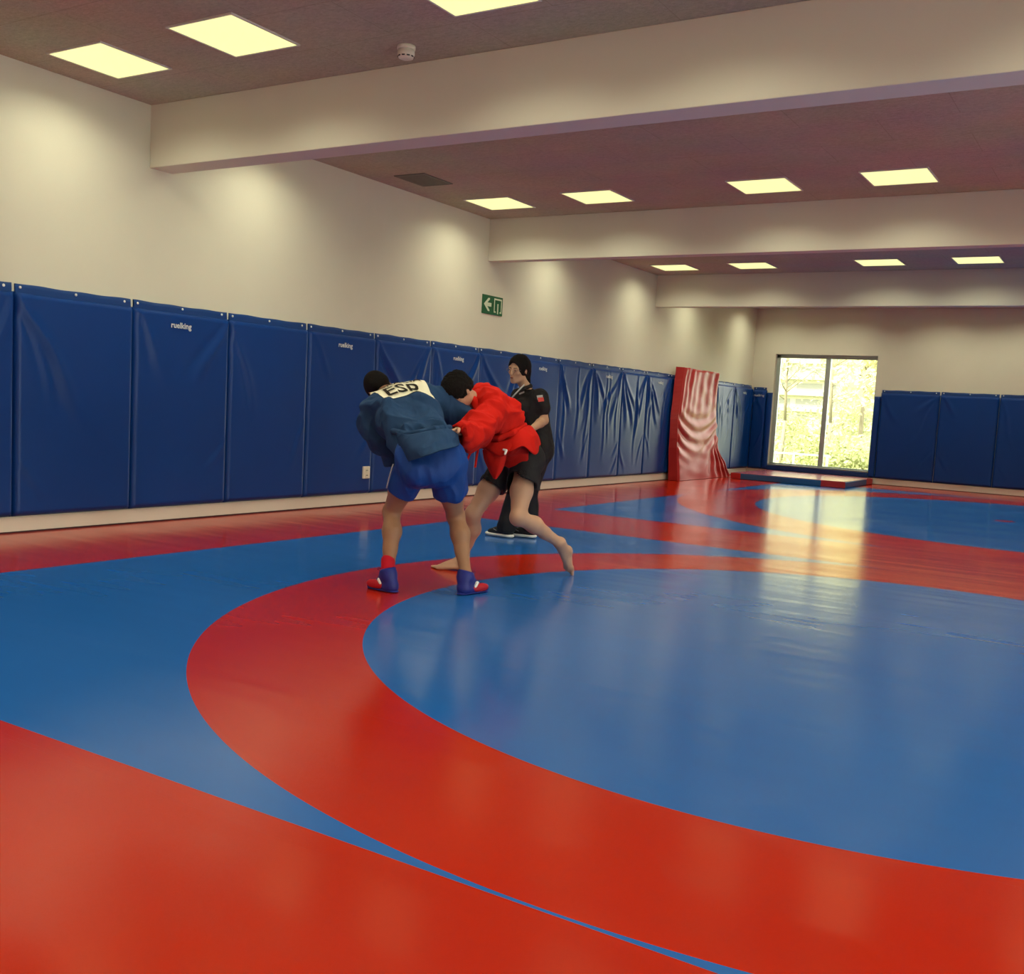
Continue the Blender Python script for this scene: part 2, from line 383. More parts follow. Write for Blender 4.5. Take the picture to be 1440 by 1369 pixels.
plabels = {3: 'blue wall pad cut by the left edge of the photo, no logo', 4: 'blue wall pad with a long diagonal crease from its top left corner',
           5: 'blue wall pad with small white logo, second logo-bearing pad left of the blue-jacketed wrestler',
           6: 'plain blue wall pad with creases near its right edge, between the two leftmost logo pads',
           7: 'blue wall pad with white logo and a white wall socket near its foot', 8: 'plain blue wall pad directly behind the blue-jacketed wrestler',
           9: 'blue wall pad with logo behind the red wrestler\'s head', 10: 'plain blue wall pad between the two logos beside the woman\'s head',
           11: 'blue wall pad with small logo just right of the woman\'s hair', 12: 'creased plain blue wall pad right of the woman in black',
           13: 'shiny creased blue wall pad with logo, far part of the left wall', 14: 'shiny creased plain blue wall pad, second left of the leaning red mat',
           15: 'narrow dark blue wall pad with logo touching the left of the leaning red mat',
           16: 'blue wall pad hidden mostly behind the leaning red mat', 17: 'blue wall pad hidden behind right part of the leaning red mat',
           18: 'pale glossy blue wall pad just right of the leaning red mat', 19: 'blue wall pad with logo in the far left corner of the hall'}
LOGOP = {5, 7, 9, 11, 13, 15, 19, 17}
for k in range(len(ys) - 1):
    idx = k + 1
    lb = plabels.get(idx, 'blue wall pad on the left wall outside the photo')
    wall_pad((0, ys[k], 0), (0, 1, 0), (1, 0, 0), ys[k + 1] - ys[k], .128, 1.914, 11 + idx * 3, lb, strong=(idx >= 12), logo=(.45 if idx == 5 else .5) if idx in LOGOP else False)

# end wall pads (seen from the room the wall runs left to right in +x)
ex = [2.73, 3.86, 4.934, 6.0, 7.07, 8.14]
el = ['dark blue pad on the end wall, first right of the window', 'dark blue pad on the end wall, second right of the window',
      'dark blue end wall pad cut by the right edge of the photo', 'blue end wall pad outside the photo', 'blue end wall pad outside the photo']
for k in range(5):
    wall_pad((ex[k], LEN, 0), (1, 0, 0), (0, -1, 0), ex[k + 1] - ex[k], .128, 1.925, 90 + k * 5, el[k], strong=False)
wall_pad((.050, LEN, 0), (1, 0, 0), (0, -1, 0), .307, .128, 1.885, 131, 'narrow blue pad with logo in the corner, left of the window', logo=True, screws=(.2, .8))
wall_pad((.357, LEN, 0), (1, 0, 0), (0, -1, 0), .128, .128, 1.776, 132, 'slim lower blue pad along the left edge of the window', flap=False)
wall_pad((2.60, LEN, 0), (1, 0, 0), (0, -1, 0), .130, .128, 1.788, 133, 'slim lower blue pad along the right edge of the window', flap=False)
o = boxes('sill_pad', [(.487, 2.60, LEN - .045, LEN - .002, .125, .225)], M['padside'], bevel=.012, org=(1.54, LEN - .02, .125), smooth=False)
tag(o, 'low blue padded strip under the window', 'wall pad')

# wall socket set into the pad
s = empty('wall_socket', (.055, 8.835, .30), 'small white wall socket on the blue pad left of the blue-jacketed wrestler', 'socket')
boxes('plate', [(.0, .022, -.055, .055, 0, .135)], M['ivory'], s, bevel=.005)
for zz in (.038, .094):
    lathe('outlet', [(.021, 0), (.021, .004), (.017, .0045), (.016, .001)], M['ivory'], s, 18, axis=(1, 0, 0), loc=(.0215, 0, zz - .005))
    boxes('contact', [(.022, .0275, -.011, -.006, zz - .008, zz), (.022, .0275, .006, .011, zz - .008, zz)], M['dark'], s)
# ------------------------------------------------------------------ emergency sign
sg = empty('exit_sign', (.0, 11.31, 2.36), 'green emergency exit sign with left arrow and doorway symbol on the cream wall', 'sign')
boxes('panel', [(.001, .012, -.24, .24, 0, .24)], M['signgreen'], sg, bevel=.002)
def flat(name, polys, m, parent):
    vs, fs = [], []
    for pl in polys:
        b = len(vs); n = len(pl)
        vs += [(.0125, y, z) for y, z in pl] + [(.0145, y, z) for y, z in pl]
        fs.append(tuple(b + n + i for i in range(n))); fs += [(b + i, b + (i + 1) % n, b + n + (i + 1) % n, b + n + i) for i in range(n)]
    me = me_from(name, vs, fs); bm = bmesh.new(); bm.from_mesh(me); bmesh.ops.recalc_face_normals(bm, faces=bm.faces); bm.to_mesh(me); bm.free()
    return link(name, me, m, parent)
flat('arrow', [[(-.205, .125), (-.11, .205), (-.075, .205), (-.075, .19), (-.13, .145), (-.035, .145), (-.035, .098), (-.13, .098), (-.075, .052), (-.075, .037), (-.11, .037), (-.205, .118)]], M['signpale'], sg)
flat('doorway_symbol', [[(.03, .215), (.215, .215), (.215, .195), (.03, .195)], [(.03, .195), (.047, .195), (.047, .05), (.03, .05)], [(.198, .195), (.215, .195), (.215, .05), (.198, .05)],
                        [(.03, .05), (.075, .05), (.075, .032), (.03, .032)], [(.17, .05), (.215, .05), (.215, .032), (.17, .032)], [(.112, .15), (.134, .15), (.134, .02), (.112, .02)]], M['signpale'], sg)

# ------------------------------------------------------------------ ceiling fittings
PX = [.69, 1.98, 3.88, 5.19, 7.09, 8.40, 10.30, 11.61]
PY = [-3.1, -.30, 2.10, 4.985, 7.06, 10.31, 12.66, 15.56, 17.75, 20.75]
M['diff'] = emat('lamp_diffuser', (1.0, 1.0, .42), DIFF_E)
GRP = 'square ceiling light panels'
seen = {(0, 3): 'square lit ceiling panel nearest the upper left corner of the photo', (1, 3): 'largest wholly visible lit ceiling panel, second from upper left corner',
        (2, 3): 'lit ceiling panel cut by the top edge of the photo',
        (0, 5): 'leftmost of the four lit panels between the first and second beams', (1, 5): 'second from left of the four lit panels between the first and second beams',
        (2, 5): 'third from left of the four lit panels between the first and second beams', (3, 5): 'rightmost of the four lit panels between the first and second beams',
        (0, 7): 'leftmost of the four small lit panels before the farthest beam', (1, 7): 'second from left of the four small lit panels before the farthest beam',
        (2, 7): 'third from left of the four small lit panels before the farthest beam', (3, 7): 'rightmost of the four small lit panels before the farthest beam'}
def make_panel(label):
    t = empty('ceiling_light', (0, 0, CEIL), label, 'ceiling light', GRP)
    fr = boxes('frame', [(-.31, .31, -.31, -.295, -.012, 0), (-.31, .31, .295, .31, -.012, 0), (-.31, -.295, -.295, .295, -.012, 0), (.295, .31, -.295, .295, -.012, 0)], M['steel'], t, bevel=.002)
    df = boxes('diffuser', [(-.295, .295, -.295, .295, -.008, -.002)], M['diff'], t)
    return t
LA = bpy.data.lights.new('panel_lamp', 'AREA'); LA.shape = 'SQUARE'; LA.size = .57; LA.energy = LAMP_W; LA.color = LAMP_C; LA.spread = radians(LAMP_SPREAD)
p0 = None
for j, y in enumerate(PY):
    for i, x in enumerate(PX):
        lb = seen.get((i, j), 'lit ceiling panel outside the photo or hidden above a beam')
        if p0 is None: t = p0 = make_panel(lb)
        else:
            t = p0.copy(); COL.objects.link(t); t['label'] = lb
            for c in p0.children: d = c.copy(); COL.objects.link(d); d.parent = t
        t.location = (x, y, CEIL)
        lo = bpy.data.objects.new('panel_lamp', LA); COL.objects.link(lo); lo.location = (x, y, CEIL - .014); lo.visible_camera = False; lo.visible_glossy = False
v = empty('ceiling_vent', (.565, 8.99, CEIL), 'dark grey square air vent in the brown ceiling beyond the first beam', 'air vent')
boxes('frame', [(-.20, .20, -.26, -.23, -.012, 0), (-.20, .20, .23, .26, -.012, 0), (-.20, -.17, -.23, .23, -.012, 0), (.17, .20, -.23, .23, -.012, 0)], M['vent'], v, bevel=.002)
boxes('grille', [(-.17, .17, -.225 + .032 * k, -.225 + .032 * k + .020, -.010, -.003) for k in range(15)] + [(-.17, .17, -.23, .23, -.002, 0)], M['vent'], v)
d = empty('smoke_detector', (2.95, 5.61, CEIL), 'round white smoke detector on the ceiling by the nearest beam', 'smoke detector')
lathe('base', [(.062, 0), (.062, -.022), (.058, -.026)], M['ivory'], d, 28)
lathe('sensor_head', [(.056, -.026), (.058, -.055), (.050, -.078), (.030, -.086), (.010, -.088)], M['ivory'], d, 28)
for k in range(10):
    a = 2 * pi * k / 10; c, s_ = cos(a), sin(a)
    boxes('slot', [(-.010, .010, -.002, .002, -.074, -.066)], M['dark'], d).matrix_local = Matrix.Translation((c * .0535, s_ * .0535, 0)) @ Matrix.Rotation(a + pi / 2, 4, 'Z')

# ------------------------------------------------------------------ leaning red mat
def lerp_tab(tab, z):
    for (a, b), (c, d_) in zip(tab, tab[1:]):
        if a <= z <= c: t = (z - a) / (c - a); t = t * t * (3 - 2 * t) * .5 + t * .5; return b + (d_ - b) * t
    return tab[0][1] if z < tab[0][0] else tab[-1][1]
def red_mat():
    t = empty('leaning_mat', (.3, 18.4, 0), 'folded pink-red vinyl crash mat standing upright against the blue wall pads', 'mat')
    L_ = [(0, 17.32), (.12, 17.30), (.6, 17.24), (1.1, 17.27), (1.6, 17.38), (2.06, 17.48)]
    R_ = [(0, 20.02), (.25, 19.72), (.55, 19.33), (.9, 19.19), (1.4, 19.15), (1.8, 19.17), (2.03, 19.22)]
    X_ = [(0, .255), (.5, .235), (1.2, .20), (2.06, .175)]
    nu, nv = 110, 130; vs = []; o = Vector(t.location)
    for j in range(nv + 1):
        z = .006 + 2.04 * j / nv
        for i in range(nu + 1):
            u = i / nu; a, b = lerp_tab(L_, z), lerp_tab(R_, z); y = a + (b - a) * u
            x = lerp_tab(X_, z); f = 0; zz = z / 2.05
            top = max(0, (zz - .52) / .48)
            f += .020 * top ** .8 * (sin(u * 44 + 3 * sin(u * 5) + (1 - zz) * 5) * .6 + .5 * sin(u * 27 + (1 - zz) * 9 * (u - .3)))
            mid = math.exp(-((zz - .42) / .17) ** 2)
            sag = zz + .10 * (1 - (2 * u - 1) ** 2)
            f += .026 * mid * sin(sag * 52 + 2.4 * sin(u * 3)) * (.35 + .65 * abs(2 * u - 1))
            low = math.exp(-((zz - .14) / .16) ** 2)
            ang = math.atan2(zz - .48, (u - 1.02) * 1.4)
            f += .030 * low * sin(ang * 26 + 2 * sin(zz * 7)) * min(1, u * 1.3)
            f += .012 * noise.noise(Vector((u * 5, z * 5, 3)))
            e = min(u, 1 - u) * (b - a); x += f - .05 * (1 - min(1, e / .04)) ** 2 - .02 * max(0, (zz - .985) / .015)
            vs.append(Vector((x + .03, y, z + (.012 * sin(u * 12)) * (zz > .99))) - o)
    fs = [(j * (nu + 1) + i, j * (nu + 1) + i + 1, (j + 1) * (nu + 1) + i + 1, (j + 1) * (nu + 1) + i) for j in range(nv) for i in range(nu)]
    link('cover', me_from('cover', vs, fs), M['redvinyl'], t, True)
    # body: thick slab behind the cover
    vb = []; fb = []
    n = 24
    for j in range(n + 1):
        z = .004 + 2.05 * j / n; a, b = lerp_tab(L_, z) - .0, lerp_tab(R_, z); x = lerp_tab(X_, z)
        for (xx, yy) in ((x + .012, a - .004), (x + .012, b + .004), (.098, b), (.098, a - .03 - .16 * max(0, (z - .7) / 1.36))):
            vb.append(Vector((xx, yy, z)) - o)
    for j in range(n):
        for k in range(4): fb.append((j * 4 + k, j * 4 + (k + 1) % 4, j * 4 + 4 + (k + 1) % 4, j * 4 + 4 + k))
    fb.append((3, 2, 1, 0)); fb.append(tuple(n * 4 + k for k in range(4)))
    ob = link('foam_body', me_from('foam_body', vb, fb), M['redside'], t)
    return t
red_mat()

# crash mat on the floor under the window
cm = empty('floor_mat', (1.6, 20.45, 0), 'low red-topped landing mat with blue sides on the floor under the window', 'mat')
fx0, fx1, fy0, fy1 = .50, 2.72, 19.45, 21.66
fx0 -= 1.6; fx1 -= 1.6; fy0 -= 20.45; fy1 -= 20.45
boxes('side_band', [(fx0, fx1, fy0, fy1, .002, .115)], M['ltblue'], cm, bevel=.015)
boxes('top_cover', [(fx0 + .02, fx1 - .02, fy0 + .02, fy1 - .02, .1155, .124)], M['lilac'], cm, bevel=.003)
for (a, b, c, d_) in ((fx0 - .003, fx0 + .20, fy0 - .003, fy0 + .2), (fx1 - .45, fx1 - .0, fy0 - .003, fy0 + .02), (fx1 - .02, fx1 + .003, fy1 - .5, fy1)):
    boxes('corner_patch', [(a, b, c, d_, .004, .118)], M['redside'], cm, bevel=.004)

# ------------------------------------------------------------------ outside the window
M['ground'] = mat('outdoor_grass', (.20, .24, .07), .9, .5, 6, .4, vscale=1.2)
M['facade'] = mat('pale_facade', (.46, .44, .34), .8, 0, 5, .05)
M['fband'] = mat('facade_band', (.34, .31, .22), .8)
M['winglass'] = mat('far_window', (.22, .22, .19), .4)
M['bark'] = mat('bark', (.20, .17, .12), .9, .5, 30, .3)
def leaf_mat(name, c):
    m, nt, b = new_mat(name); b.inputs['Base Color'].default_value = (*c, 1); b.inputs['Roughness'].default_value = .6
    nt2 = nt; tr = nd(nt, 'ShaderNodeBsdfTranslucent'); tr.inputs[0].default_value = (*c, 1)
    x = nd(nt, 'ShaderNodeMixShader'); x.inputs[0].default_value = .45
    out = [n for n in nt.nodes if n.type == 'OUTPUT_MATERIAL'][0]
    nt.links.new(b.outputs[0], x.inputs[1]); nt.links.new(tr.outputs[0], x.inputs[2]); nt.links.new(x.outputs[0], out.inputs[0])
    return m
M['leaf'] = leaf_mat('spring_leaves', (.56, .52, .32)); M['leaf2'] = leaf_mat('bush_leaves', (.38, .40, .20))
g = struct('ground', [(-120, 60, LEN + T + .01, 320, -1.3, -.9)], M['ground'], label='grass outside the window')
bd = empty('apartment_building', (-52, 185, -.9), 'pale apartment block with bands of windows seen through the window', 'building')
boxes('wall', [(-14, 30, 0, 12, 0, 43)], M['facade'], bd)
for k in range(14):
    z = 2.0 + 2.85 * k
    boxes('balcony', [(-1.2, 29, -1.2, .0, z - 1.0, z - .25)], M['fband'], bd)
    for q in range(5): boxes('window', [(-1 + q * 5.6, 3.6 + q * 5.6, -.05, .05, z, z + 1.25)], M['winglass'], bd)
    for q in range(3): boxes('window', [(-11.5 + q * 3.4, -10.2 + q * 3.4, -.05, .05, z + .1, z + 1.2)], M['winglass'], bd)
boxes('roof', [(-14.4, 30.4, -.4, 12.4, 43, 43.5)], M['fband'], bd)
def tree(x, y, h, rad, nleaf, seed, label, lm, leafsz=.10, trunk=.09, zc=.62, group='trees outside the window'):
    rng = random.Random(seed); t = empty('tree', (x, y, -.9), label, 'tree', group)
    pts = [(0, 0, 0), (.05, 0, h * .3), (-.06, .03, h * .6), (.02, 0, h)]
    vs, fs = [], []
    def limb(p0, p1, r0, r1, seg=7):
        b = len(vs); d = (Vector(p1) - Vector(p0)).normalized(); a = d.orthogonal().normalized(); c = d.cross(a)
        for p, r in ((p0, r0), (p1, r1)):
            for k in range(seg): an = 2 * pi * k / seg; vs.append(Vector(p) + (a * cos(an) + c * sin(an)) * r)
        for k in range(seg): fs.append((b + k, b + (k + 1) % seg, b + seg + (k + 1) % seg, b + seg + k))
        fs.append(tuple(b + k for k in range(seg))[::-1]); fs.append(tuple(b + seg + k for k in range(seg)))
    for a, b in zip(pts, pts[1:]): limb(a, b, trunk * (1 - .7 * a[2] / h), trunk * (1 - .7 * b[2] / h))
    tips = []
    for k in range(26):
        z = h * rng.uniform(.22, .97); an = rng.uniform(0, 2 * pi); L = rad * rng.uniform(.5, 1) * (1.15 - .6 * z / h)
        p0 = Vector((0, 0, z)); p1 = p0 + Vector((cos(an) * L, sin(an) * L, L * rng.uniform(.3, .9)))
        limb(p0, p1, trunk * .28, trunk * .06, 5); tips.append((p0, p1))
        for q in range(3):
            s = rng.uniform(.3, .9); b0 = p0.lerp(p1, s); b1 = b0 + Vector((rng.uniform(-1, 1), rng.uniform(-1, 1), rng.uniform(.1, 1))) * L * .4
            limb(b0, b1, trunk * .1, trunk * .03, 4); tips.append((b0, b1))
    link('trunk', me_from('trunk', vs, fs), M['bark'], t, True)
    lv, lf = [], []
    for k in range(nleaf):
        a, b = rng.choice(tips); c = a.lerp(b, rng.uniform(.3, 1.1)) + Vector((rng.gauss(0, 1), rng.gauss(0, 1), rng.gauss(0, 1))) * rad * .13
        d1 = Vector((rng.gauss(0, 1), rng.gauss(0, 1), rng.gauss(0, 1))).normalized(); d2 = d1.orthogonal().normalized(); s = leafsz * rng.uniform(.6, 1.4)
        i = len(lv); lv += [c - d1 * s, c + d2 * s * .5, c + d1 * s, c - d2 * s * .5]; lf.append((i, i + 1, i + 2, i + 3))
    link('foliage', me_from('foliage', lv, lf), lm, t)['kind'] = 'stuff'
    return t
tree(-1.3, 37.5, 12.5, 2.9, 10000, 1, 'sunlit leafy tree filling the right pane of the window', M['leaf'], .075)
tree(.35, 34.0, 8.0, 2.0, 4500, 2, 'yellow-green tree at the right edge of the window view', M['leaf'])
tree(-3.15, 34.5, 7.0, 1.4, 420, 3, 'thin nearly bare tree in the left pane of the window', M['leaf'], trunk=.07)
tree(-.45, 30.0, 7.0, 1.0, 500, 4, 'slender dark-trunked tree just right of the window mullion', M['leaf'], trunk=.06)
for k, (x, y, s) in enumerate([(-4.0, 38.5, 1.9), (-1.9, 34.2, 1.5), (-.9, 32, 1.3), (.3, 29.4, 1.2), (-3.0, 42, 2.6)]):
    tree(x, y, s, s * .9, 1700, 20 + k, ['bush low in the left pane', 'bush behind the foot of the window mullion', 'bush low in the right pane of the window', 'bush at the lower right corner of the window', 'bush at far left beyond the glass'][k], M['leaf2'], .07, .03, group='bushes outside the window')
fn = empty('fence', (-1.2, 27.6, -.9), 'thin metal railing outside at lower left of the window', 'fence')
for z in (.5, .85, 1.2): boxes('rail', [(-4, 1.5, -.02, .02, z, z + .04)], M['frame'], fn)
for k in range(7): boxes('post', [(-4 + k * .9, -3.95 + k * .9, -.025, .025, 0, 1.25)], M['frame'], fn)

# sky and sun
w = bpy.data.worlds.new('world'); SC.world = w; w.use_nodes = True
bg = w.node_tree.nodes['Background']; bg.inputs[0].default_value = (1.0, .97, .84, 1); bg.inputs[1].default_value = SKY
sun = bpy.data.lights.new('sun', 'SUN'); so = bpy.data.objects.new('sun', sun); COL.objects.link(so); sun.energy = SUN; sun.angle = radians(1); sun.color = (1, .95, .8)
so.rotation_euler = Vector((.35, .55, -.75)).to_track_quat('-Z', 'Y').to_euler()

# ------------------------------------------------------------------ implicit-surface modelling of people and clothes
A = lambda v: np.array(v, float)
def unit(v): v = A(v); return v / np.linalg.norm(v)
class Form:
    """a solid built from tapered limbs and ellipsoids blended together, meshed by surface nets"""
    def __init__(s): s.ops = []; s.lo = A([1e9] * 3); s.hi = -s.lo; s.fold = None
    def _b(s, p, r): s.lo = np.minimum(s.lo, A(p) - r); s.hi = np.maximum(s.hi, A(p) + r)
    def cone(s, a, b, ra, rb, k=.02, flat=None, mode='u'):
        """flat=(direction, factor): squashed along direction"""
        a, b = A(a), A(b)
        if mode == 'u': s._b(a, max(ra, rb)); s._b(b, max(ra, rb))
        s.ops.append(('cone', a, b, ra, rb, k, flat, mode)); return s
    def chain(s, pts, k=.02, flat=None):
        for (a, ra), (b, rb) in zip(pts, pts[1:]): s.cone(a, b, ra, rb, k, flat)
        return s
    def ell(s, c, r, ax=None, k=.02, mode='u'):
        c = A(c); ax = np.eye(3) if ax is None else A(ax)
        if mode == 'u': s._b(c, max(r))
        s.ops.append(('ell', c, A(r), ax, k, mode)); return s
    def cut(s, p, n, k=.004):
        """removes the side the normal n points to"""
        s.ops.append(('cut', A(p), unit(n), k)); return s
    def custom(s, fn, mode='i', k=.0): s.ops.append(('fn', fn, mode, k)); return s
    def field(s, P):
        d = np.full(len(P), 1e3)
        def join(d, e, k, mode):
            if mode == 'u':
                h = np.clip(.5 + .5 * (d - e) / k, 0, 1); return d * (1 - h) + e * h - k * h * (1 - h)
            e = -e if mode == 's' else e
            if k <= 0: return np.maximum(d, e)
            h = np.clip(.5 - .5 * (d - e) / k, 0, 1); return d * (1 - h) + e * h + k * h * (1 - h)
        for o in s.ops:
            if o[0] == 'cone':
                _, a, b, ra, rb, k, flat, mode = o
                ab = b - a; L = ab @ ab + 1e-12; q = P - a; t = np.clip(q @ ab / L, 0, 1); v = q - t[:, None] * ab
                if flat is not None:
                    n = unit(flat[0]); c = v @ n; v = v + np.outer(c * (1 / flat[1] - 1), n)
                    e = (np.linalg.norm(v, axis=1) - (ra + (rb - ra) * t)) * (flat[1] ** .5)
                else: e = np.linalg.norm(v, axis=1) - (ra + (rb - ra) * t)
                d = join(d, e, k, mode)
            elif o[0] == 'ell':
                _, c, r, ax, k, mode = o
                q = (P - c) @ ax.T; k0 = np.linalg.norm(q / r, axis=1); k1 = np.linalg.norm(q / (r * r), axis=1) + 1e-9
                d = join(d, k0 * (k0 - 1) / k1, k, mode)
            elif o[0] == 'cut': d = join(d, (P - o[1]) @ o[2], o[3], 'i')
            else: d = join(d, o[1](P, d), o[3], o[2])
        if s.fold is not None: d = d + s.fold(P)
        return d
    def mesh(s, name, vox=.008, pad=.03):
        lo = s.lo - pad; hi = s.hi + pad; B = 6
        nb = np.ceil((hi - lo) / (vox * B)).astype(int); n = nb * B + 1
        vals = np.empty(tuple(n), np.float32)
        g = np.stack(np.meshgrid(*[np.arange(k) for k in nb], indexing='ij'), -1).reshape(-1, 3)
        cen = lo + (g + .5) * B * vox; dc = s.field(cen)
        near = np.abs(dc) < B * vox * 1.35 + .02
        sign = np.where(dc < 0, -1., 1.).astype(np.float32)
        big = np.repeat(np.repeat(np.repeat(sign.reshape(nb), B, 0), B, 1), B, 2)
        vals[:-1, :-1, :-1] = big; vals[-1] = 1; vals[:, -1] = 1; vals[:, :, -1] = 1
        off = np.stack(np.meshgrid(*[np.arange(B + 1)] * 3, indexing='ij'), -1).reshape(-1, 3)
        gi = g[near] * B
        for i in range(0, len(gi), 400):
            ii = (gi[i:i + 400, None, :] + off[None]).reshape(-1, 3)
            vals[ii[:, 0], ii[:, 1], ii[:, 2]] = s.field(lo + ii * vox)
        ins = vals < 0
        c = np.zeros(tuple(n - 1), np.int8)
        for a in (0, 1):
            for b in (0, 1):
                for e in (0, 1): c += ins[a:n[0] - 1 + a, b:n[1] - 1 + b, e:n[2] - 1 + e]
        act = np.argwhere((c > 0) & (c < 8)); idx = np.full(tuple(n - 1), -1, np.int32); idx[tuple(act.T)] = np.arange(len(act))
        acc = np.zeros((len(act), 3)); cnt = np.zeros(len(act))
        for ax in range(3):
            o1, o2 = [q for q in range(3) if q != ax]
            for a in (0, 1):
                for b in (0, 1):
                    p0 = act.copy(); p0[:, o1] += a; p0[:, o2] += b; p1 = p0.copy(); p1[:, ax] += 1
                    v0 = vals[tuple(p0.T)]; v1 = vals[tuple(p1.T)]; m = (v0 < 0) != (v1 < 0)
                    t = np.where(m, v0 / np.where(m, v0 - v1, 1), 0); q = p0.astype(float); q[:, ax] += t
                    acc[m] += q[m]; cnt[m] += 1
        V = lo + acc / cnt[:, None] * vox
        F = []
        for ax in range(3):
            o1, o2 = (ax + 1) % 3, (ax + 2) % 3
            sl0 = [slice(None)] * 3; sl1 = [slice(None)] * 3; sl0[ax] = slice(0, n[ax] - 1); sl1[ax] = slice(1, n[ax])
            m = ins[tuple(sl0)] != ins[tuple(sl1)]; e = np.argwhere(m)
            e = e[(e[:, o1] > 0) & (e[:, o2] > 0) & (e[:, o1] < n[o1] - 1) & (e[:, o2] < n[o2] - 1)]
            q = []
            for a, b in ((0, 0), (1, 0), (1, 1), (0, 1)):
                z = e.copy(); z[:, o1] -= a; z[:, o2] -= b; q.append(idx[tuple(z.T)])
            q = np.stack(q, 1); fl = ins[tuple(e.T)]; q[~fl] = q[~fl][:, ::-1]; F.append(q)
        F = np.concatenate(F); F = F[(F >= 0).all(1)]
        me = bpy.data.meshes.new(name); me.vertices.add(len(V)); me.vertices.foreach_set('co', V.ravel().astype(np.float32))
        me.loops.add(F.size); me.loops.foreach_set('vertex_index', F.ravel().astype(np.int32))
        me.polygons.add(len(F)); me.polygons.foreach_set('loop_start', np.arange(0, F.size, 4, dtype=np.int32))
        me.update(calc_edges=True); me.validate()
        bm = bmesh.new(); bm.from_mesh(me); bmesh.ops.recalc_face_normals(bm, faces=bm.faces)
        for _ in range(2): bmesh.ops.smooth_vert(bm, verts=bm.verts, factor=.4, use_axis_x=True, use_axis_y=True, use_axis_z=True)
        bm.to_mesh(me); bm.free()
        return me
def wloc(o):
    v = Vector(o.location)
    while o.parent is not None: o = o.parent; v += Vector(o.location)
    return v
def crumple(me, flow, freq, amp, seed, stretch=2.6, mask=None):
    """cloth creases: ridged noise drawn out along the flow direction"""
    fl = Vector(unit(flow)); n = len(me.vertices); co = np.empty(n * 3, np.float32); me.vertices.foreach_get('co', co); co = co.reshape(-1, 3)
    no = [v.normal.copy() for v in me.vertices]; sd = Vector((seed * 3.7, seed * 1.3, seed * 7.1))
    for i in range(n):
        p = Vector(co[i].tolist()); w = Vector((noise.noise(p * 5 + sd), noise.noise(p * 5 - sd), noise.noise(p * 5 + sd.zxy))) * .05
        q = p + w; q = q - fl * (q @ fl) * (1 - 1 / stretch) if False else q - fl * (q.dot(fl) * (1 - 1 / stretch))
        r = 1 - 2.4 * abs(noise.noise(q * freq + sd)); r2 = 1 - 2.4 * abs(noise.noise(q * freq * 2.1 - sd)); b = .5 + .9 * noise.noise(p * 6 - sd)
        a = amp * (max(r, -.2) * .8 + .35 * max(r2, -.2) - .35) * max(.15, min(1.2, b + .3))
        a = max(a, -.010)
        if mask is not None: a *= mask(p)
        co[i] += np.array(no[i] * a, np.float32)
    me.vertices.foreach_set('co', co.ravel()); me.update()
def put(form, name, m, root, vox=.008, cr=None):
    me = form.mesh(name, vox)
    if cr: crumple(me, *[c for c in cr if not isinstance(c, dict)], **next((c for c in cr if isinstance(c, dict)), {}))
    me.transform(Matrix.Translation(-wloc(root)))
    return link(name, me, m, root, True)
def folds(dirs, amp, freq, warp=.35, seed=0.):
    """soft cloth wrinkles: ridges across the given directions"""
    def f(P):
        r = 0; s = seed
        for d, a in dirs:
            d = unit(d); t = P @ d
            o = np.cross(d, [.31, .77, .55]); w = P @ o; w2 = P @ np.cross(d, o)
            x = t * freq + warp * 6 * np.sin(w * freq * .31 + s) + warp * 4 * np.sin(w2 * freq * .43 + 1.7 * s + t * freq * .2)
            m = .5 + .5 * np.sin(w * 11 + w2 * 7 + s * 3)
            r = r + a * amp * (1 - 2 * np.abs(np.sin(x))) * m; s += 2.3
        return r
    return f
def frame(front, up):
    up = unit(up); front = A(front); front = unit(front - (front @ up) * up); right = np.cross(front, up)
    return right, front, up
def head_form(F, c, fr, s=1.0, female=False):
    """c = head centre; fr = (right, front, up)"""
    R_, Fr, U = fr; ax = np.stack([R_, Fr, U]); p = lambda x, y, z: A(c) + (R_ * x + Fr * y + U * z) * s
    F.ell(p(0, -.012, .028), A([.076, .096, .090]) * s, ax, .02)
    F.ell(p(0, .022, -.040), A([.058 if female else .062, .068, .076]) * s, ax, .03)
    F.ell(p(0, .068, -.092), A([.026, .022, .022]) * s, ax, .03)
    F.cone(p(-.045, -.0, -.070), p(-.012, .068, -.097), .020 * s, .016 * s, .02); F.cone(p(.045, 0, -.070), p(.012, .068, -.097), .020 * s, .016 * s, .02)
    F.cone(p(-.045, .070, .022), p(.045, .070, .022), .013 * s, .013 * s, .02)          # brow
    for q in (-1, 1):
        F.ell(p(.031 * q, .094, .004), A([.017, .014, .011]) * s, ax, .008, 's')        # eye socket
        F.ell(p(.031 * q, .079, .003), A([.0135, .0125, .0115]) * s, ax, .004)           # eyeball under the lid
        F.ell(p(.042 * q, .060, -.022), A([.020, .018, .017]) * s, ax, .02)             # cheekbone
        F.ell(p(.078 * q, -.008, -.008), A([.007, .017, .030]) * s, ax, .008)           # ear
        F.ell(p(.084 * q, -.004, -.004), A([.005, .009, .016]) * s, ax, .004, 's')
        F.ell(p(.010 * q, .104, -.037), A([.008, .009, .007]) * s, ax, .006)
    F.cone(p(0, .086, .012), p(0, .108, -.030), .008 * s, .0115 * s, .010)              # nose
    F.ell(p(0, .089, -.060), A([.024, .010, .0055]) * s, ax, .006)                      # lips
    F.ell(p(0, .088, -.071), A([.020, .010, .006]) * s, ax, .006)
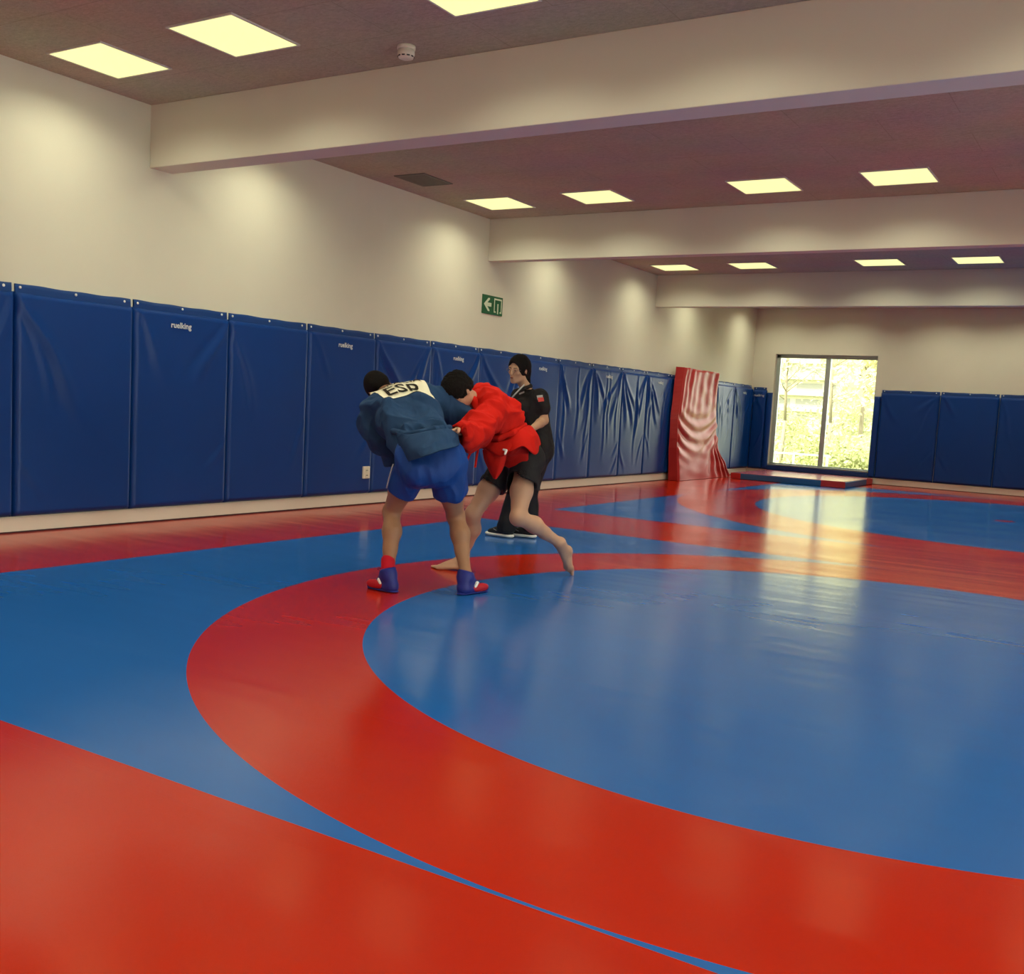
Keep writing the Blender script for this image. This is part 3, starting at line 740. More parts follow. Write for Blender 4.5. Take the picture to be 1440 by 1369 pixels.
def hair_form(c, fr, s=1.0, thick=.010, line=.060, nape=-.05, ear=-.030):
    R_, Fr, U = fr; ax = np.stack([R_, Fr, U]); p = lambda x, y, z: A(c) + (R_ * x + Fr * y + U * z) * s
    H = Form(); H.ell(p(0, -.014, .030), (A([.076, .096, .090]) + thick) * s, ax, .01)
    H.cone(p(-.03, -.075, -.02), p(.03, -.075, -.02), .035 * s, .035 * s, .03)
    H.ell(p(0, .100, line - .098), A([.066, .080, .098]) * s, ax, .008, 's')
    H.cut(p(0, .0, ear), U * -.94 + Fr * .34, .006)
    if nape: H.cut(p(0, -.05, nape), -U, .01)
    for q in (-1, 1): H.ell(p(.092 * q, -.006, -.016), A([.030, .021, .034]) * s, ax, .005, 's')
    return H
def hand(F, wrist, d, palm_n, curl=.6, side=1, s=1.0):
    """d = direction of the hand, palm_n = normal out of the palm, side=+1 thumb on (d x palm_n) side"""
    d = unit(d); n = A(palm_n); n = unit(n - (n @ d) * d); t = np.cross(d, n) * side; w = A(wrist)
    F.cone(w, w + d * .045 * s, .024 * s, .030 * s, .015, (n, .55)); F.cone(w + d * .045 * s, w + d * .085 * s, .034 * s, .036 * s, .012, (n, .42))
    for k, (o, ln) in enumerate(((.027, .036), (.009, .041), (-.009, .038), (-.026, .030))):
        p = w + d * .088 * s + t * o * s; dd = d.copy(); c = curl
        for q, L in enumerate((ln, ln * .72, ln * .55)):
            a = c * (.75 + .25 * q) + .06 * k * curl; dd = unit(dd * cos(a) + n * sin(a)); e = p + dd * L * s
            F.cone(p, e, (.0095 - .0010 * q) * s, (.0085 - .0010 * q) * s, .004); p = e
    p = w + d * .030 * s + t * .026 * s; dd = unit(d * .6 + t * .7 + n * .25)
    for q, L in enumerate((.042, .033, .027)):
        e = p + dd * L * s; F.cone(p, e, (.0125 - .0015 * q) * s, (.0110 - .0015 * q) * s, .006); p = e; dd = unit(dd + d * .35 + n * .35 * curl - t * .25)
def bare_foot(F, ankle, heel, toe, up=(0, 0, 1), s=1.0, big=1):
    """heel/toe = sole points; big=+1 puts the big toe on (fwd x up) side"""
    h, t = A(heel), A(toe); d = unit(t - h); L = np.linalg.norm(t - h); u = A(up); u = unit(u - (u @ d) * d); r = np.cross(d, u)
    F.cone(ankle, h + d * L * .16 + u * .045, .036 * s, .034 * s, .02)
    F.ell(h + d * .035 + u * .032, A([.030, .036, .032]) * s, np.stack([r, d, u]), .02)
    F.cone(ankle, h + d * L * .62 + u * .030, .034 * s, .025 * s, .03)
    F.cone(h + d * .05 + u * .025, h + d * L * .70 + u * .018, .028 * s, .040 * s, .02, (u, .5))
    for k in range(5):
        o = (.034 - .016 * k) * big; b = h + d * L * (.70 - .012 * k) + r * o * s + u * .013
        e = h + d * (L * (1.0 - .045 * k) - .008) + r * o * 1.05 * s + u * .010
        F.cone(b, e, (.013 if k == 0 else .010) * s, (.012 if k == 0 else .0085) * s, .006)
def leg(F, hip, knee, ankle, back, s=1.0, k=.03):
    """back = direction the calf bulges towards"""
    hip, knee, ankle, back = A(hip), A(knee), A(ankle), unit(back)
    m = knee + (ankle - knee) * .32 + back * .020; th = hip + (knee - hip) * .5 - back * .010
    F.cone(hip, th, .076 * s, .077 * s, k); F.cone(th, knee, .076 * s, .052 * s, k)
    F.ell(knee - back * .012, A([.050, .050, .056]) * s, None, .02)
    F.cone(knee, m, .049 * s, .057 * s, k); F.cone(m, knee + (ankle - knee) * .62 + back * .008, .057 * s, .043 * s, k)
    F.cone(knee + (ankle - knee) * .60 + back * .006, ankle, .043 * s, .034 * s, .02)
    F.ell(ankle + A([0, 0, .004]), A([.038, .038, .03]) * s, None, .015)
def arm(F, sh, el, wr, s=1.0):
    sh, el, wr = A(sh), A(el), A(wr); m = el + (wr - el) * .3
    F.cone(sh, sh + (el - sh) * .4, .050 * s, .048 * s, .02); F.cone(sh + (el - sh) * .4, el, .050 * s, .040 * s, .02)
    F.cone(el, m, .040 * s, .042 * s, .02); F.cone(m, wr, .042 * s, .027 * s, .02)
def trunk(F, hL, hR, sL, sR, ch, ne, s=1.0, k=.05):
    hL, hR, sL, sR, ch, ne = map(A, (hL, hR, sL, sR, ch, ne))
    F.cone(hL, hR, .084 * s, .084 * s, k); wl = hL * .5 + ch * .5 + (sL - sR) * .02; wr_ = hR * .5 + ch * .5 - (sL - sR) * .02
    F.cone(hL, wl, .085 * s, .08 * s, k); F.cone(hR, wr_, .085 * s, .08 * s, k)
    F.cone(wl, ch + (sL - sR) * .18, .08 * s, .088 * s, k); F.cone(wr_, ch - (sL - sR) * .18, .08 * s, .088 * s, k)
    F.cone(sL * .8 + sR * .2, sR * .8 + sL * .2, .048 * s, .048 * s, k)
    F.cone(ch, (sL + sR) / 2, .08 * s, .055 * s, k); F.cone((sL + sR) / 2, ne, .05 * s, .05 * s, .03)
def sheet(name, rows, m, root, th=.006, sub=6, org=None):
    """cloth panel through a grid of points (rows of equal length), Catmull-Rom smoothed, real thickness"""
    G = A(rows)
    def cr(G, n):
        out = []
        for i in range(len(G) - 1):
            p0 = G[max(i - 1, 0)]; p1 = G[i]; p2 = G[i + 1]; p3 = G[min(i + 2, len(G) - 1)]
            for q in range(n):
                t = q / n; out.append(.5 * ((2 * p1) + (-p0 + p2) * t + (2 * p0 - 5 * p1 + 4 * p2 - p3) * t * t + (-p0 + 3 * p1 - 3 * p2 + p3) * t ** 3))
        out.append(G[-1]); return np.array(out)
    G = cr(G, sub); G = np.swapaxes(cr(np.swapaxes(G, 0, 1), sub), 0, 1)
    a, b = G.shape[:2]; o = A(wloc(root))
    fs = [(i * b + j, i * b + j + 1, (i + 1) * b + j + 1, (i + 1) * b + j) for i in range(a - 1) for j in range(b - 1)]
    ob = link(name, me_from(name, (G - o).reshape(-1, 3), fs), m, root, True)
    md = ob.modifiers.new('t', 'SOLIDIFY'); md.thickness = th; md.offset = 0
    return ob
def project(parts, target, name, vs, fs, mp, n, m, root, off=.002, maxlen=.02):
    """drapes flat artwork (2-D verts vs mapped by mp to world) along direction n onto the target mesh"""
    bm = bmesh.new(); bv = [bm.verts.new((v[0], v[1], 0)) for v in vs]
    for f in fs:
        try: bm.faces.new([bv[i] for i in f])
        except ValueError: pass
    for _ in range(5):
        L = {e: (Vector(mp(e.verts[0].co.x, e.verts[0].co.y)) - Vector(mp(e.verts[1].co.x, e.verts[1].co.y))).length for e in bm.edges}
        es = [e for e in bm.edges if L[e] > maxlen]
        if not es: break
        bmesh.ops.subdivide_edges(bm, edges=es, cuts=1, use_grid_fill=False)
        bmesh.ops.triangulate(bm, faces=[f for f in bm.faces if len(f.verts) > 4])
    bvh = BVHTree.FromPolygons([v.co for v in target.data.vertices], [tuple(p.vertices) for p in target.data.polygons])
    o = wloc(root); n = Vector(unit(n))
    for v in bm.verts:
        w = Vector(mp(v.co.x, v.co.y)); hit = bvh.ray_cast(w - o - n * .5, n)
        
        if hit[0] is None: v.co = w - o; continue
        hn = hit[1] if hit[1].dot(n) < 0 else -hit[1]
        v.co = hit[0] + (hn * .7 - n * .3).normalized() * off
    me = bpy.data.meshes.new(name); bm.to_mesh(me); bm.free()
    return link(name, me, m, root, True)
def grid2(nx, ny, x0, x1, y0, y1):
    vs = [(x0 + (x1 - x0) * i / nx, y0 + (y1 - y0) * j / ny) for j in range(ny + 1) for i in range(nx + 1)]
    return vs, [(j * (nx + 1) + i, j * (nx + 1) + i + 1, (j + 1) * (nx + 1) + i + 1, (j + 1) * (nx + 1) + i) for j in range(ny) for i in range(nx)]
def glyph_cells(txt, x0, x1, y0, y1, nx, ny, offset=.03):
    """lettering as a fine quad grid: keeps the cells that lie inside the glyph outlines"""
    tv, tf = text_mesh(txt, 1, offset, 3); X = [v.x for v in tv]; Y = [v.y for v in tv]; a, b, c, d = min(X), max(X), min(Y), max(Y)
    T2 = [[((tv[i].x - a) / (b - a), (tv[i].y - c) / (d - c)) for i in (f[0], f[k], f[k + 1])] for f in tf for k in range(1, len(f) - 1)]
    gx = (np.arange(nx) + .5) / nx; gy = (np.arange(ny) + .5) / ny; GX, GY = np.meshgrid(gx, gy); ins = np.zeros(GX.shape, bool)
    for (p, q, r) in T2:
        s1 = (q[0] - p[0]) * (GY - p[1]) - (q[1] - p[1]) * (GX - p[0]); s2 = (r[0] - q[0]) * (GY - q[1]) - (r[1] - q[1]) * (GX - q[0]); s3 = (p[0] - r[0]) * (GY - r[1]) - (p[1] - r[1]) * (GX - r[0])
        ins |= ((s1 >= 0) & (s2 >= 0) & (s3 >= 0)) | ((s1 <= 0) & (s2 <= 0) & (s3 <= 0))
    vs, fs = grid2(nx, ny, x0, x1, y0, y1); use = [f for k, f in enumerate(fs) if ins[k // nx, k % nx]]
    ids = sorted({i for f in use for i in f}); mp_ = {o: n for n, o in enumerate(ids)}
    return [vs[i] for i in ids], [tuple(mp_[i] for i in f) for f in use]
def bilin(c):
    a, b, d, e = map(A, c)       # tl, tr, bl, br ; x in -1..1 , y in -1..1 (up)
    def f(x, y):
        u = (x + 1) / 2; v = (1 - y) / 2
        return tuple((a * (1 - u) + b * u) * (1 - v) + (d * (1 - u) + e * u) * v)
    return f
CAMP = A([7.4296, 0, 1.2])
RX, UX, TX = A([.8477, .5275, .0550]), A([-.0975, .0529, .9938]), A([.5214, -.8479, .0963])
def ax3(a, b, c): return unit(RX * a + UX * b + TX * c)

# ================================================================== wrestler in blue
def person_blue():
    root = empty('person', (3.68, 5.10, 0), 'wrestler in blue jacket lettered ESP and blue shorts, seen from behind, bent forward', 'person')
    hL, hR = A((3.618, 5.017, 0.792)), A((3.768, 5.168, 0.796))
    kL, kR = A((3.354, 5.161, 0.480)), A((3.677, 5.417, 0.470))
    aL, aR = A((3.479, 4.995, 0.112)), A((3.855, 5.299, 0.129))
    ch = A((3.347, 5.265, 1.124)); ne = A((3.149, 5.390, 1.221)); sL = A((3.102, 5.210, 1.129)); sR = A((3.353, 5.517, 1.230))
    eL, wL = A((3.144, 5.255, 0.886)), A((3.270, 5.464, 0.803)); eR, wR = A((3.480, 5.700, 1.118)), A((3.546, 5.851, 1.051))
    hd = A((2.949, 5.484, 1.260))
    fwd = unit((ch - (hL + hR) / 2) * A([1, 1, 0]))
    B = Form()
    trunk(B, hL, hR, sL, sR, ch, ne, .82)
    leg(B, hL, kL, aL, -fwd, 1.03); leg(B, hR, kR, aR, -fwd, 1.05)
    arm(B, sL, eL, wL); arm(B, sR, eR, wR)
    hand(B, wL, unit(wL - eL), (-.4, .8, .3), .9, 1); hand(B, wR, unit(wR - eR), (.3, .6, -.6), 1.0, -1)
    upv = unit((2.774, 5.552, 1.354) - A((3.089, 5.421, 1.191))) if False else unit(A((2.824, 5.509, 1.329)) - A((3.068, 5.455, 1.196)))
    fr = frame(A([-.35, .75, -.75]), upv)
    head_form(B, hd, fr, .98); B.cone(ne, hd - upv * .05, .056, .056, .03)
    # feet inside the shoes
    for ank, he, to in ((aL, (3.515, 4.992, .02), (3.34, 5.00, .02)), (aR, (3.86, 5.275, .02), (3.90, 5.44, .02))):
        B.cone(ank, A(he) + A([0, 0, .045]), .030, .022, .01); B.cone(ank, A(to) * .6 + A(he) * .4 + A([0, 0, .03]), .028, .016, .01)
    put(B, 'body', M['skinA'], root, .0075)
    H = hair_form(hd, fr, 1.02, .010, .055, -.10, -.040); put(H, 'hair', M['hair'], root, .006)
    # jacket
    J = Form()
    pe = A((3.632, 5.130, 0.879)); 
    J.cone(A((3.565, 5.092, 0.910)), A((3.679, 5.212, 0.935)), .100, .100, .05)
    J.cone(A((3.564, 5.092, 0.919)), A((3.310, 5.212, 1.066)), .105, .122, .06); J.cone(A((3.670, 5.208, 0.944)), A((3.393, 5.340, 1.119)), .105, .118, .06)
    J.cone(A((3.298, 5.205, 1.066)), A((3.381, 5.333, 1.118)), .118, .118, .05)
    J.cone(A((3.177, 5.256, 1.139)), A((3.293, 5.480, 1.230)), .088, .088, .06)
    J.cone(A((3.248, 5.328, 1.177)), A((3.178, 5.384, 1.217)), .095, .075, .04)
    J.cone(A((3.135, 5.328, 1.162)), A((3.261, 5.483, 1.225)), .098, .092, .05)
    J.chain([(A((3.125, 5.234, 1.117)), .074), (A((3.109, 5.224, 1.009)), .074), (A((3.154, 5.263, 0.905)), .072), (A((3.181, 5.367, 0.845)), .070), (A((3.242, 5.470, 0.801)), .066)], .045)
    J.chain([(A((3.335, 5.504, 1.214)), .080), (A((3.391, 5.606, 1.182)), .082), (A((3.474, 5.694, 1.103)), .076), (A((3.532, 5.819, 1.055)), .064)], .045)
    pc = Vector(A((3.245, 5.357, 1.238)))
    jk = put(J, 'jacket', M['jblue'], root, .0075, ((.5, .1, -.8), 7.0, .046, 1.3, dict(mask=lambda p: .12 + .88 * min(1, max(0, ((p - pc).length - .15) / .08)))))
    # collar band
    C = Form(); C.chain([(A((3.118, 5.296, 1.184)), .020), (A((3.174, 5.313, 1.233)), .022), (A((3.230, 5.374, 1.266)), .022), (A((3.251, 5.484, 1.290)), .018)], .02)
    put(C, 'collar', M['jblue'], root, .006)
    # jacket skirt below the belt: curved panels with pointed corners
    sk = [[(3.496, 4.989, 0.998), (3.619, 4.945, 0.988), (3.705, 4.965, 1.006), (3.758, 5.035, 1.027), (3.771, 5.150, 1.034), (3.739, 5.282, 1.020)],
          [(3.525, 4.977, 0.943), (3.659, 4.904, 0.935), (3.754, 4.918, 0.950), (3.814, 4.993, 0.975), (3.815, 5.137, 0.993), (3.753, 5.287, 0.994)],
          [(3.559, 4.967, 0.884), (3.697, 4.887, 0.882), (3.797, 4.892, 0.906), (3.843, 4.970, 0.934), (3.832, 5.131, 0.954), (3.760, 5.288, 0.963)],
          [(3.606, 4.953, 0.819), (3.725, 4.888, 0.846), (3.823, 4.881, 0.879), (3.868, 4.960, 0.911), (3.854, 5.118, 0.930), (3.769, 5.292, 0.941)]]
    sheet('jacket_skirt', sk, M['jblue'], root, .007)
    bt = Form(); bt.chain([(A((3.443, 5.027, 1.000)), .020), (A((3.591, 4.981, 0.987)), .020), (A((3.678, 5.001, 1.005)), .020), (A((3.734, 5.068, 1.031)), .020), (A((3.737, 5.213, 1.041)), .020)], .01)
    put(bt, 'belt', M['jblue'], root, .006)
    # shorts
    S = Form()
    S.cone(A((3.609, 5.040, 0.839)), A((3.740, 5.180, 0.847)), .118, .116, .05)
    S.cone(A((3.665, 5.007, 0.765)), A((3.760, 5.113, 0.770)), .095, .095, .05)
    S.cone(A((3.603, 5.031, 0.791)), A((3.482, 5.077, 0.610)), .108, .098, .03); S.cone(A((3.756, 5.185, 0.799)), A((3.740, 5.284, 0.611)), .120, .112, .03)
    dL = unit(A((3.482, 5.077, 0.610)) - A((3.603, 5.031, 0.791))); dR = unit(A((3.740, 5.284, 0.611)) - A((3.752, 5.182, 0.799)))
    cL, cR = A((3.493, 5.075, 0.634)), A((3.740, 5.274, 0.630)); mid = (cL + cR) / 2; ax = unit(cR - cL)
    def hem(P, d):
        sgn = (P - mid) @ ax
        eL = (P - cL) @ dL - .004 * np.sin((P - cL) @ ax * 40); eR = (P - cR) @ dR - .004 * np.sin((P - cR) @ ax * 40)
        low = (P - mid)[:, 2]
        return np.where(sgn < 0, eL, eR)
    S.custom(hem, 'i')
    S.cone(cL - dL * .03, cL + dL * .12, .082, .094, .004, mode='s'); S.cone(cR - dR * .03, cR + dR * .12, .090, .102, .004, mode='s')
    st = put(S, 'shorts', M['sblue'], root, .0075, ((.1, .2, -1), 5.5, .024, 7.7))
    # piping on the side seam
    tube('piping', [Vector(A(q) - A(wloc(root))) for q in ((3.501, 4.969, 0.801), (3.497, 4.949, 0.749), (3.485, 4.947, 0.695), (3.461, 4.963, 0.649))], .004, M['grey'], root)
    # back patch with lettering
    cs = ((3.010, 5.306, 1.231), (3.246, 5.557, 1.336), (3.264, 5.172, 1.163), (3.474, 5.401, 1.217))
    mpc = bilin(cs)
    nrm = -unit(np.cross(A(cs[1]) - A(cs[0]), A(cs[0]) - A(cs[2])))
    g1, g2 = grid2(50, 24, -1, 1, -1, 1)
    project(None, jk, 'back_patch', g1, g2, mpc, nrm, M['patch'], root, .005, 9)
    g1, g2 = glyph_cells('ESP', -.74, .60, -.66, .10, 90, 56, .012)
    project(None, jk, 'lettering', g1, g2, mpc, nrm, M['ink'], root, .0095, 9)
    g1, g2 = glyph_cells('GRACIA', -.84, .84, .22, .56, 110, 26, .02)
    project(None, jk, 'lettering', g1, g2, mpc, nrm, M['ink'], root, .0095, 9)
    # red sleeve band round the left ankle
    sb = Form(); a0 = A((3.452, 5.023, 0.187)); a1 = A((3.469, 5.003, 0.124)); sb.cone(a0, a1, .045, .043, .01); put(sb, 'ankle_band', M['sock'], root, .006)
    # wrestling shoes
    for ank, he, to, big in ((aL, (3.545, 4.989, 0), (3.315, 5.003, 0), -1), (aR, (3.862, 5.238, 0), (3.905, 5.480, 0), 1)):
        he, to, ank = A(he), A(to), A(ank); d = unit(to - he); u = A([0, 0, 1]); r = np.cross(d, u); L = np.linalg.norm(to - he)
        K = Form(); top = A([ank[0], ank[1], .135])
        K.cone(top, he + u * .045 + d * .035, .049, .042, .03); K.ell(top - u * .03, (.052, .052, .045), None, .02); K.cone(he + u * .036 + d * .025, he + u * .034 + d * .05, .037, .040, .02)
        K.cone(top - u * .03, he + d * L * .55 + u * .045, .038, .036, .03); K.cone(he + u * .03 + d * .05, he + d * (L - .04) + u * .026, .036, .040, .02, (u, .62))
        K.cut((0, 0, .004), (0, 0, -1)); K.cut(top + u * .012, (d * .3 + u), .003)
        sh = put(K, 'shoe', M['shoeblue'], root, .006)
        so_ = Form(); so_.cone(he + u * .008 + d * .02, he + d * (L - .045) + u * .008, .039, .040, .01, (u, .3)); so_.cut((0, 0, .001), (0, 0, -1)); put(so_, 'sole', M['shoeblue'], sh, .005)
        for q in (-1, 1):
            U_ = Form(); U_.ell(he + d * L * .62 + r * .033 * q + u * .038, (.018, .072, .030), np.stack([r, d, u]), .01); U_.cut((0, 0, .014), (0, 0, -1))
            put(U_, 'red_panel', M['shoered'], sh, .005)
            W_ = Form(); W_.cone(he + d * L * .40 + r * .036 * q + u * .048, he + d * L * .46 + r * .037 * q + u * .072, .010, .012, .005); put(W_, 'white_logo', M['white'], sh, .004)
        pts = [he + d * L * (.46 + .09 * (k % 2) * 0 + .035 * k) + r * .020 * (1 if k % 2 else -1) + u * (.098 - .012 * k) for k in range(5)]
        tube('lace', [Vector(p - A(wloc(root))) for p in pts], .003, M['lace'], sh)
        b = top + d * .045 - u * .01; lp = [b, b + d * .03 + u * .02, b + d * .055 + u * .008, b + d * .035 - u * .008, b]
        tube('lace', [Vector(p - A(wloc(root))) for p in lp], .0028, M['lace'], sh)
    return root
person_blue()

# ================================================================== wrestler in red
def person_red():
    root = empty('person', (3.55, 6.20, 0), 'wrestler in red jacket and black shorts, barefoot, leaning head-down on the other wrestler', 'person')
    hL, hR = A((3.748, 6.158, 0.792)), A((3.552, 6.200, 0.766))
    kL, kR = A((3.815, 5.971, 0.439)), A((3.442, 5.975, 0.425))
    aL, aR = A((3.948, 6.337, 0.246)), A((3.305, 6.063, 0.069))
    ch = A((3.560, 6.010, 1.128)); ne = A((3.481, 5.853, 1.218)); sL = A((3.624, 5.894, 1.211)); sR = A((3.390, 6.085, 1.257))
    eL, wL = A((3.732, 5.563, 1.040)), A((3.741, 5.295, 1.020)); eR, wR = A((3.293, 5.952, 1.028)), A((3.299, 5.716, 0.996))
    hd = A((3.463, 5.683, 1.269))
    B = Form(); trunk(B, hL, hR, sL, sR, ch, ne, .86)
    leg(B, hL, kL, aL, unit(A((3.898, 6.123, 0.498)) - kL), 1.0); leg(B, hR, kR, aR, unit(A((3.529, 6.063, 0.414)) - kR), 1.0)
    arm(B, sL, eL, wL); arm(B, sR, eR, wR)
    hand(B, wL, unit(A((3.740, 5.211, 1.010)) - wL), unit(A((3.717, 5.287, 0.866)) - A((3.613, 5.419, 1.041))), .75, 1, 1.0)
    hand(B, wR, unit(wR - eR), (-.2, -.6, -.7), .9, -1)
    upv = ax3(-.55, .55, .62); fr = frame(ax3(-.35, -.83, .35), upv)
    head_form(B, hd, fr, 1.0); B.cone(ne, hd - upv * .05 - fr[1] * .02, .058, .056, .03)
    # trailing foot: heel up, toes on the mat
    bare_foot(B, aL, A((3.958, 6.481, 0.220)), A((3.949, 6.504, -0.003)), up=unit(aL - A((3.946, 6.530, 0.088))), big=-1)
    bare_foot(B, aR, (3.375, 6.03, 0), (3.130, 5.915, 0), big=1)
    put(B, 'body', M['skinB'], root, .0068)
    R_, Fr, U = fr
    put(hair_form(hd, fr, 1.03, .016, .062, -.085, -.022), 'hair', M['hair'], root, .006, ((0, 0, 1), 34.0, .010, 3.3, 1.0))
    for q in (-1, 1):
        E_ = Form(); p = lambda x, y, z: hd + R_ * x + Fr * y + U * z
        E_.ell(p(.031 * q, .090, .003), (.010, .004, .0035), np.stack(fr), .003); put(E_, 'eye', M['eye'], root, .003)
        E_ = Form(); E_.cone(p(.016 * q, .091, .021), p(.047 * q, .079, .024), .0045, .0035, .003); put(E_, 'eyebrow', M['hair'], root, .003)
    # jacket
    J = Form()
    J.cone(A((3.697, 6.046, 0.914)), A((3.565, 6.201, 0.915)), .110, .105, .05)
    J.cone(A((3.696, 6.068, 0.904)), A((3.640, 5.951, 1.107)), .118, .125, .06); J.cone(A((3.566, 6.179, 0.925)), A((3.483, 6.082, 1.141)), .11, .118, .06)
    J.cone(A((3.637, 5.938, 1.116)), A((3.465, 6.072, 1.150)), .125, .118, .05)
    J.cone(A((3.600, 5.899, 1.181)), A((3.423, 6.055, 1.227)), .098, .09, .06)
    J.cone(A((3.536, 5.922, 1.208)), A((3.495, 5.875, 1.224)), .09, .072, .04); J.ell(sL, (.085, .085, .085), None, .05)
    J.chain([(A((3.641, 5.878, 1.188)), .090), (A((3.695, 5.724, 1.101)), .092), (A((3.724, 5.569, 1.030)), .086), (A((3.741, 5.399, 1.002)), .080), (A((3.740, 5.321, 0.993)), .076)], .04)
    J.chain([(A((3.403, 6.067, 1.237)), .085), (A((3.321, 6.002, 1.106)), .078), (A((3.294, 5.907, 1.038)), .070)], .04)
    cuff = A((3.741, 5.292, 0.991)); cd = unit(cuff - A((3.719, 5.577, 1.021)))
    near = lambda P: np.linalg.norm(P - cuff, axis=1) - .16
    J.custom(lambda P, d: np.where(near(P) < 0, (P - cuff) @ cd + .004, -1.0), 'i')
    J.cone(cuff - cd * .05, cuff + cd * .1, .060, .076, .004, mode='s')
    jk = put(J, 'jacket', M['jred'], root, .0075, ((-.75, -.35, -.45), 7.0, .052, 4.1))
    C = Form(); C.chain([(A((3.427, 5.869, 1.336)), .014), (A((3.469, 5.795, 1.288)), .020), (A((3.527, 5.776, 1.218)), .024), (A((3.565, 5.779, 1.148)), .024), (A((3.601, 5.818, 1.083)), .020)], .02)
    put(C, 'collar', M['jred'], root, .006)
    # skirt of the jacket: rear panel flaring over the shorts, front point hanging down
    sheet('jacket_skirt', [
        [(3.668, 5.904, 0.962), (3.744, 5.907, 0.996), (3.796, 5.957, 1.043), (3.792, 6.063, 1.068), (3.741, 6.208, 1.057)],
        [(3.691, 5.890, 0.925), (3.786, 5.881, 0.955), (3.842, 5.932, 0.997), (3.826, 6.068, 1.031), (3.771, 6.221, 1.019)],
        [(3.715, 5.890, 0.897), (3.808, 5.867, 0.918), (3.873, 5.923, 0.956), (3.860, 6.073, 0.994), (3.792, 6.230, 0.980)],
        [(3.727, 5.883, 0.874), (3.808, 5.852, 0.894), (3.870, 5.884, 0.932), (3.903, 6.003, 0.875), (3.804, 6.233, 0.941)]], M['jred'], root, .007)
    sheet('jacket_skirt', [
        [(3.467, 5.908, 0.949), (3.584, 5.839, 0.947), (3.664, 5.840, 0.942), (3.726, 5.868, 0.956), (3.786, 5.896, 0.979)],
        [(3.502, 5.903, 0.912), (3.616, 5.830, 0.900), (3.702, 5.822, 0.887), (3.755, 5.845, 0.900), (3.793, 5.872, 0.932)],
        [(3.559, 5.899, 0.886), (3.649, 5.835, 0.874), (3.723, 5.820, 0.855), (3.770, 5.826, 0.863), (3.786, 5.851, 0.898)]], M['jred'], root, .007)
    sheet('jacket_flap', [
        [(3.574, 5.850, 0.888), (3.625, 5.834, 0.891), (3.678, 5.842, 0.885), (3.726, 5.859, 0.874), (3.740, 5.891, 0.870)],
        [(3.589, 5.852, 0.825), (3.645, 5.828, 0.830), (3.689, 5.831, 0.828), (3.728, 5.842, 0.821), (3.737, 5.882, 0.812)],
        [(3.626, 5.855, 0.760), (3.664, 5.832, 0.763), (3.695, 5.827, 0.761), (3.722, 5.831, 0.758), (3.723, 5.867, 0.753)],
        [(3.666, 5.861, 0.700), (3.681, 5.847, 0.699), (3.691, 5.841, 0.698), (3.695, 5.843, 0.698), (3.695, 5.856, 0.702)]], M['jred'], root, .007)
    bt = Form(); bt.chain([(A((3.441, 5.943, 0.977)), .018), (A((3.598, 5.850, 0.972)), .020), (A((3.699, 5.854, 0.973)), .020), (A((3.777, 5.907, 1.017)), .020), (A((3.791, 6.027, 1.072)), .018)], .01)
    put(bt, 'belt', M['jred'], root, .006)
    for pts in ([(3.557, 5.845, 0.935), (3.552, 5.813, 0.886), (3.555, 5.807, 0.823), (3.552, 5.799, 0.765)], [(3.537, 5.857, 0.944), (3.519, 5.817, 0.904), (3.499, 5.799, 0.854), (3.491, 5.789, 0.804)]):
        tube('belt_end', [Vector(A(q) - A(wloc(root))) for q in pts], .008, M['jred'], root)
    W_ = Form(); W_.chain([(A((3.762, 5.816, 0.901)), .008), (A((3.781, 5.822, 0.897)), .009), (A((3.779, 5.811, 0.874)), .008)], .004); put(W_, 'white_logo', M['white'], root, .004)
    # shorts
    S = Form()
    S.cone(A((3.760, 6.123, 0.834)), A((3.564, 6.213, 0.818)), .125, .115, .05)
    S.cone(A((3.757, 6.141, 0.804)), A((3.788, 6.018, 0.592)), .118, .108, .03); S.cone(A((3.570, 6.189, 0.783)), A((3.501, 6.053, 0.579)), .112, .095, .03)
    cL, cR = A((3.775, 6.041, 0.654)), A((3.509, 6.074, 0.619)); dL = unit(A((3.815, 5.971, 0.439)) - hL); dR = unit(A((3.478, 5.975, 0.429)) - hR)
    mid = (A((3.691, 5.990, 0.658)) + A((3.586, 6.122, 0.624))) / 2; ax = unit(cR - cL)
    S.custom(lambda P, d: np.where((P - mid) @ ax < 0, (P - cL) @ dL - .05 * np.clip(((P - cL) @ ax) / .1, -.2, 1), (P - cR) @ dR), 'i')
    S.cone(cL - dL * .03, cL + dL * .12, .098, .108, .004, mode='s'); S.cone(cR - dR * .03, cR + dR * .12, .086, .094, .004, mode='s')
    put(S, 'shorts', M['black'], root, .0075, ((.1, .2, -1), 5.5, .012, 2.7))
    sheet('shorts_back_panel', [[(3.836, 6.117, 0.790), (3.821, 6.202, 0.787), (3.794, 6.279, 0.778)], [(3.840, 6.110, 0.707), (3.825, 6.195, 0.698), (3.798, 6.272, 0.688)], [(3.847, 6.117, 0.628), (3.834, 6.179, 0.614), (3.811, 6.248, 0.614)]], M['black'], root, .005)
    return root
person_red()

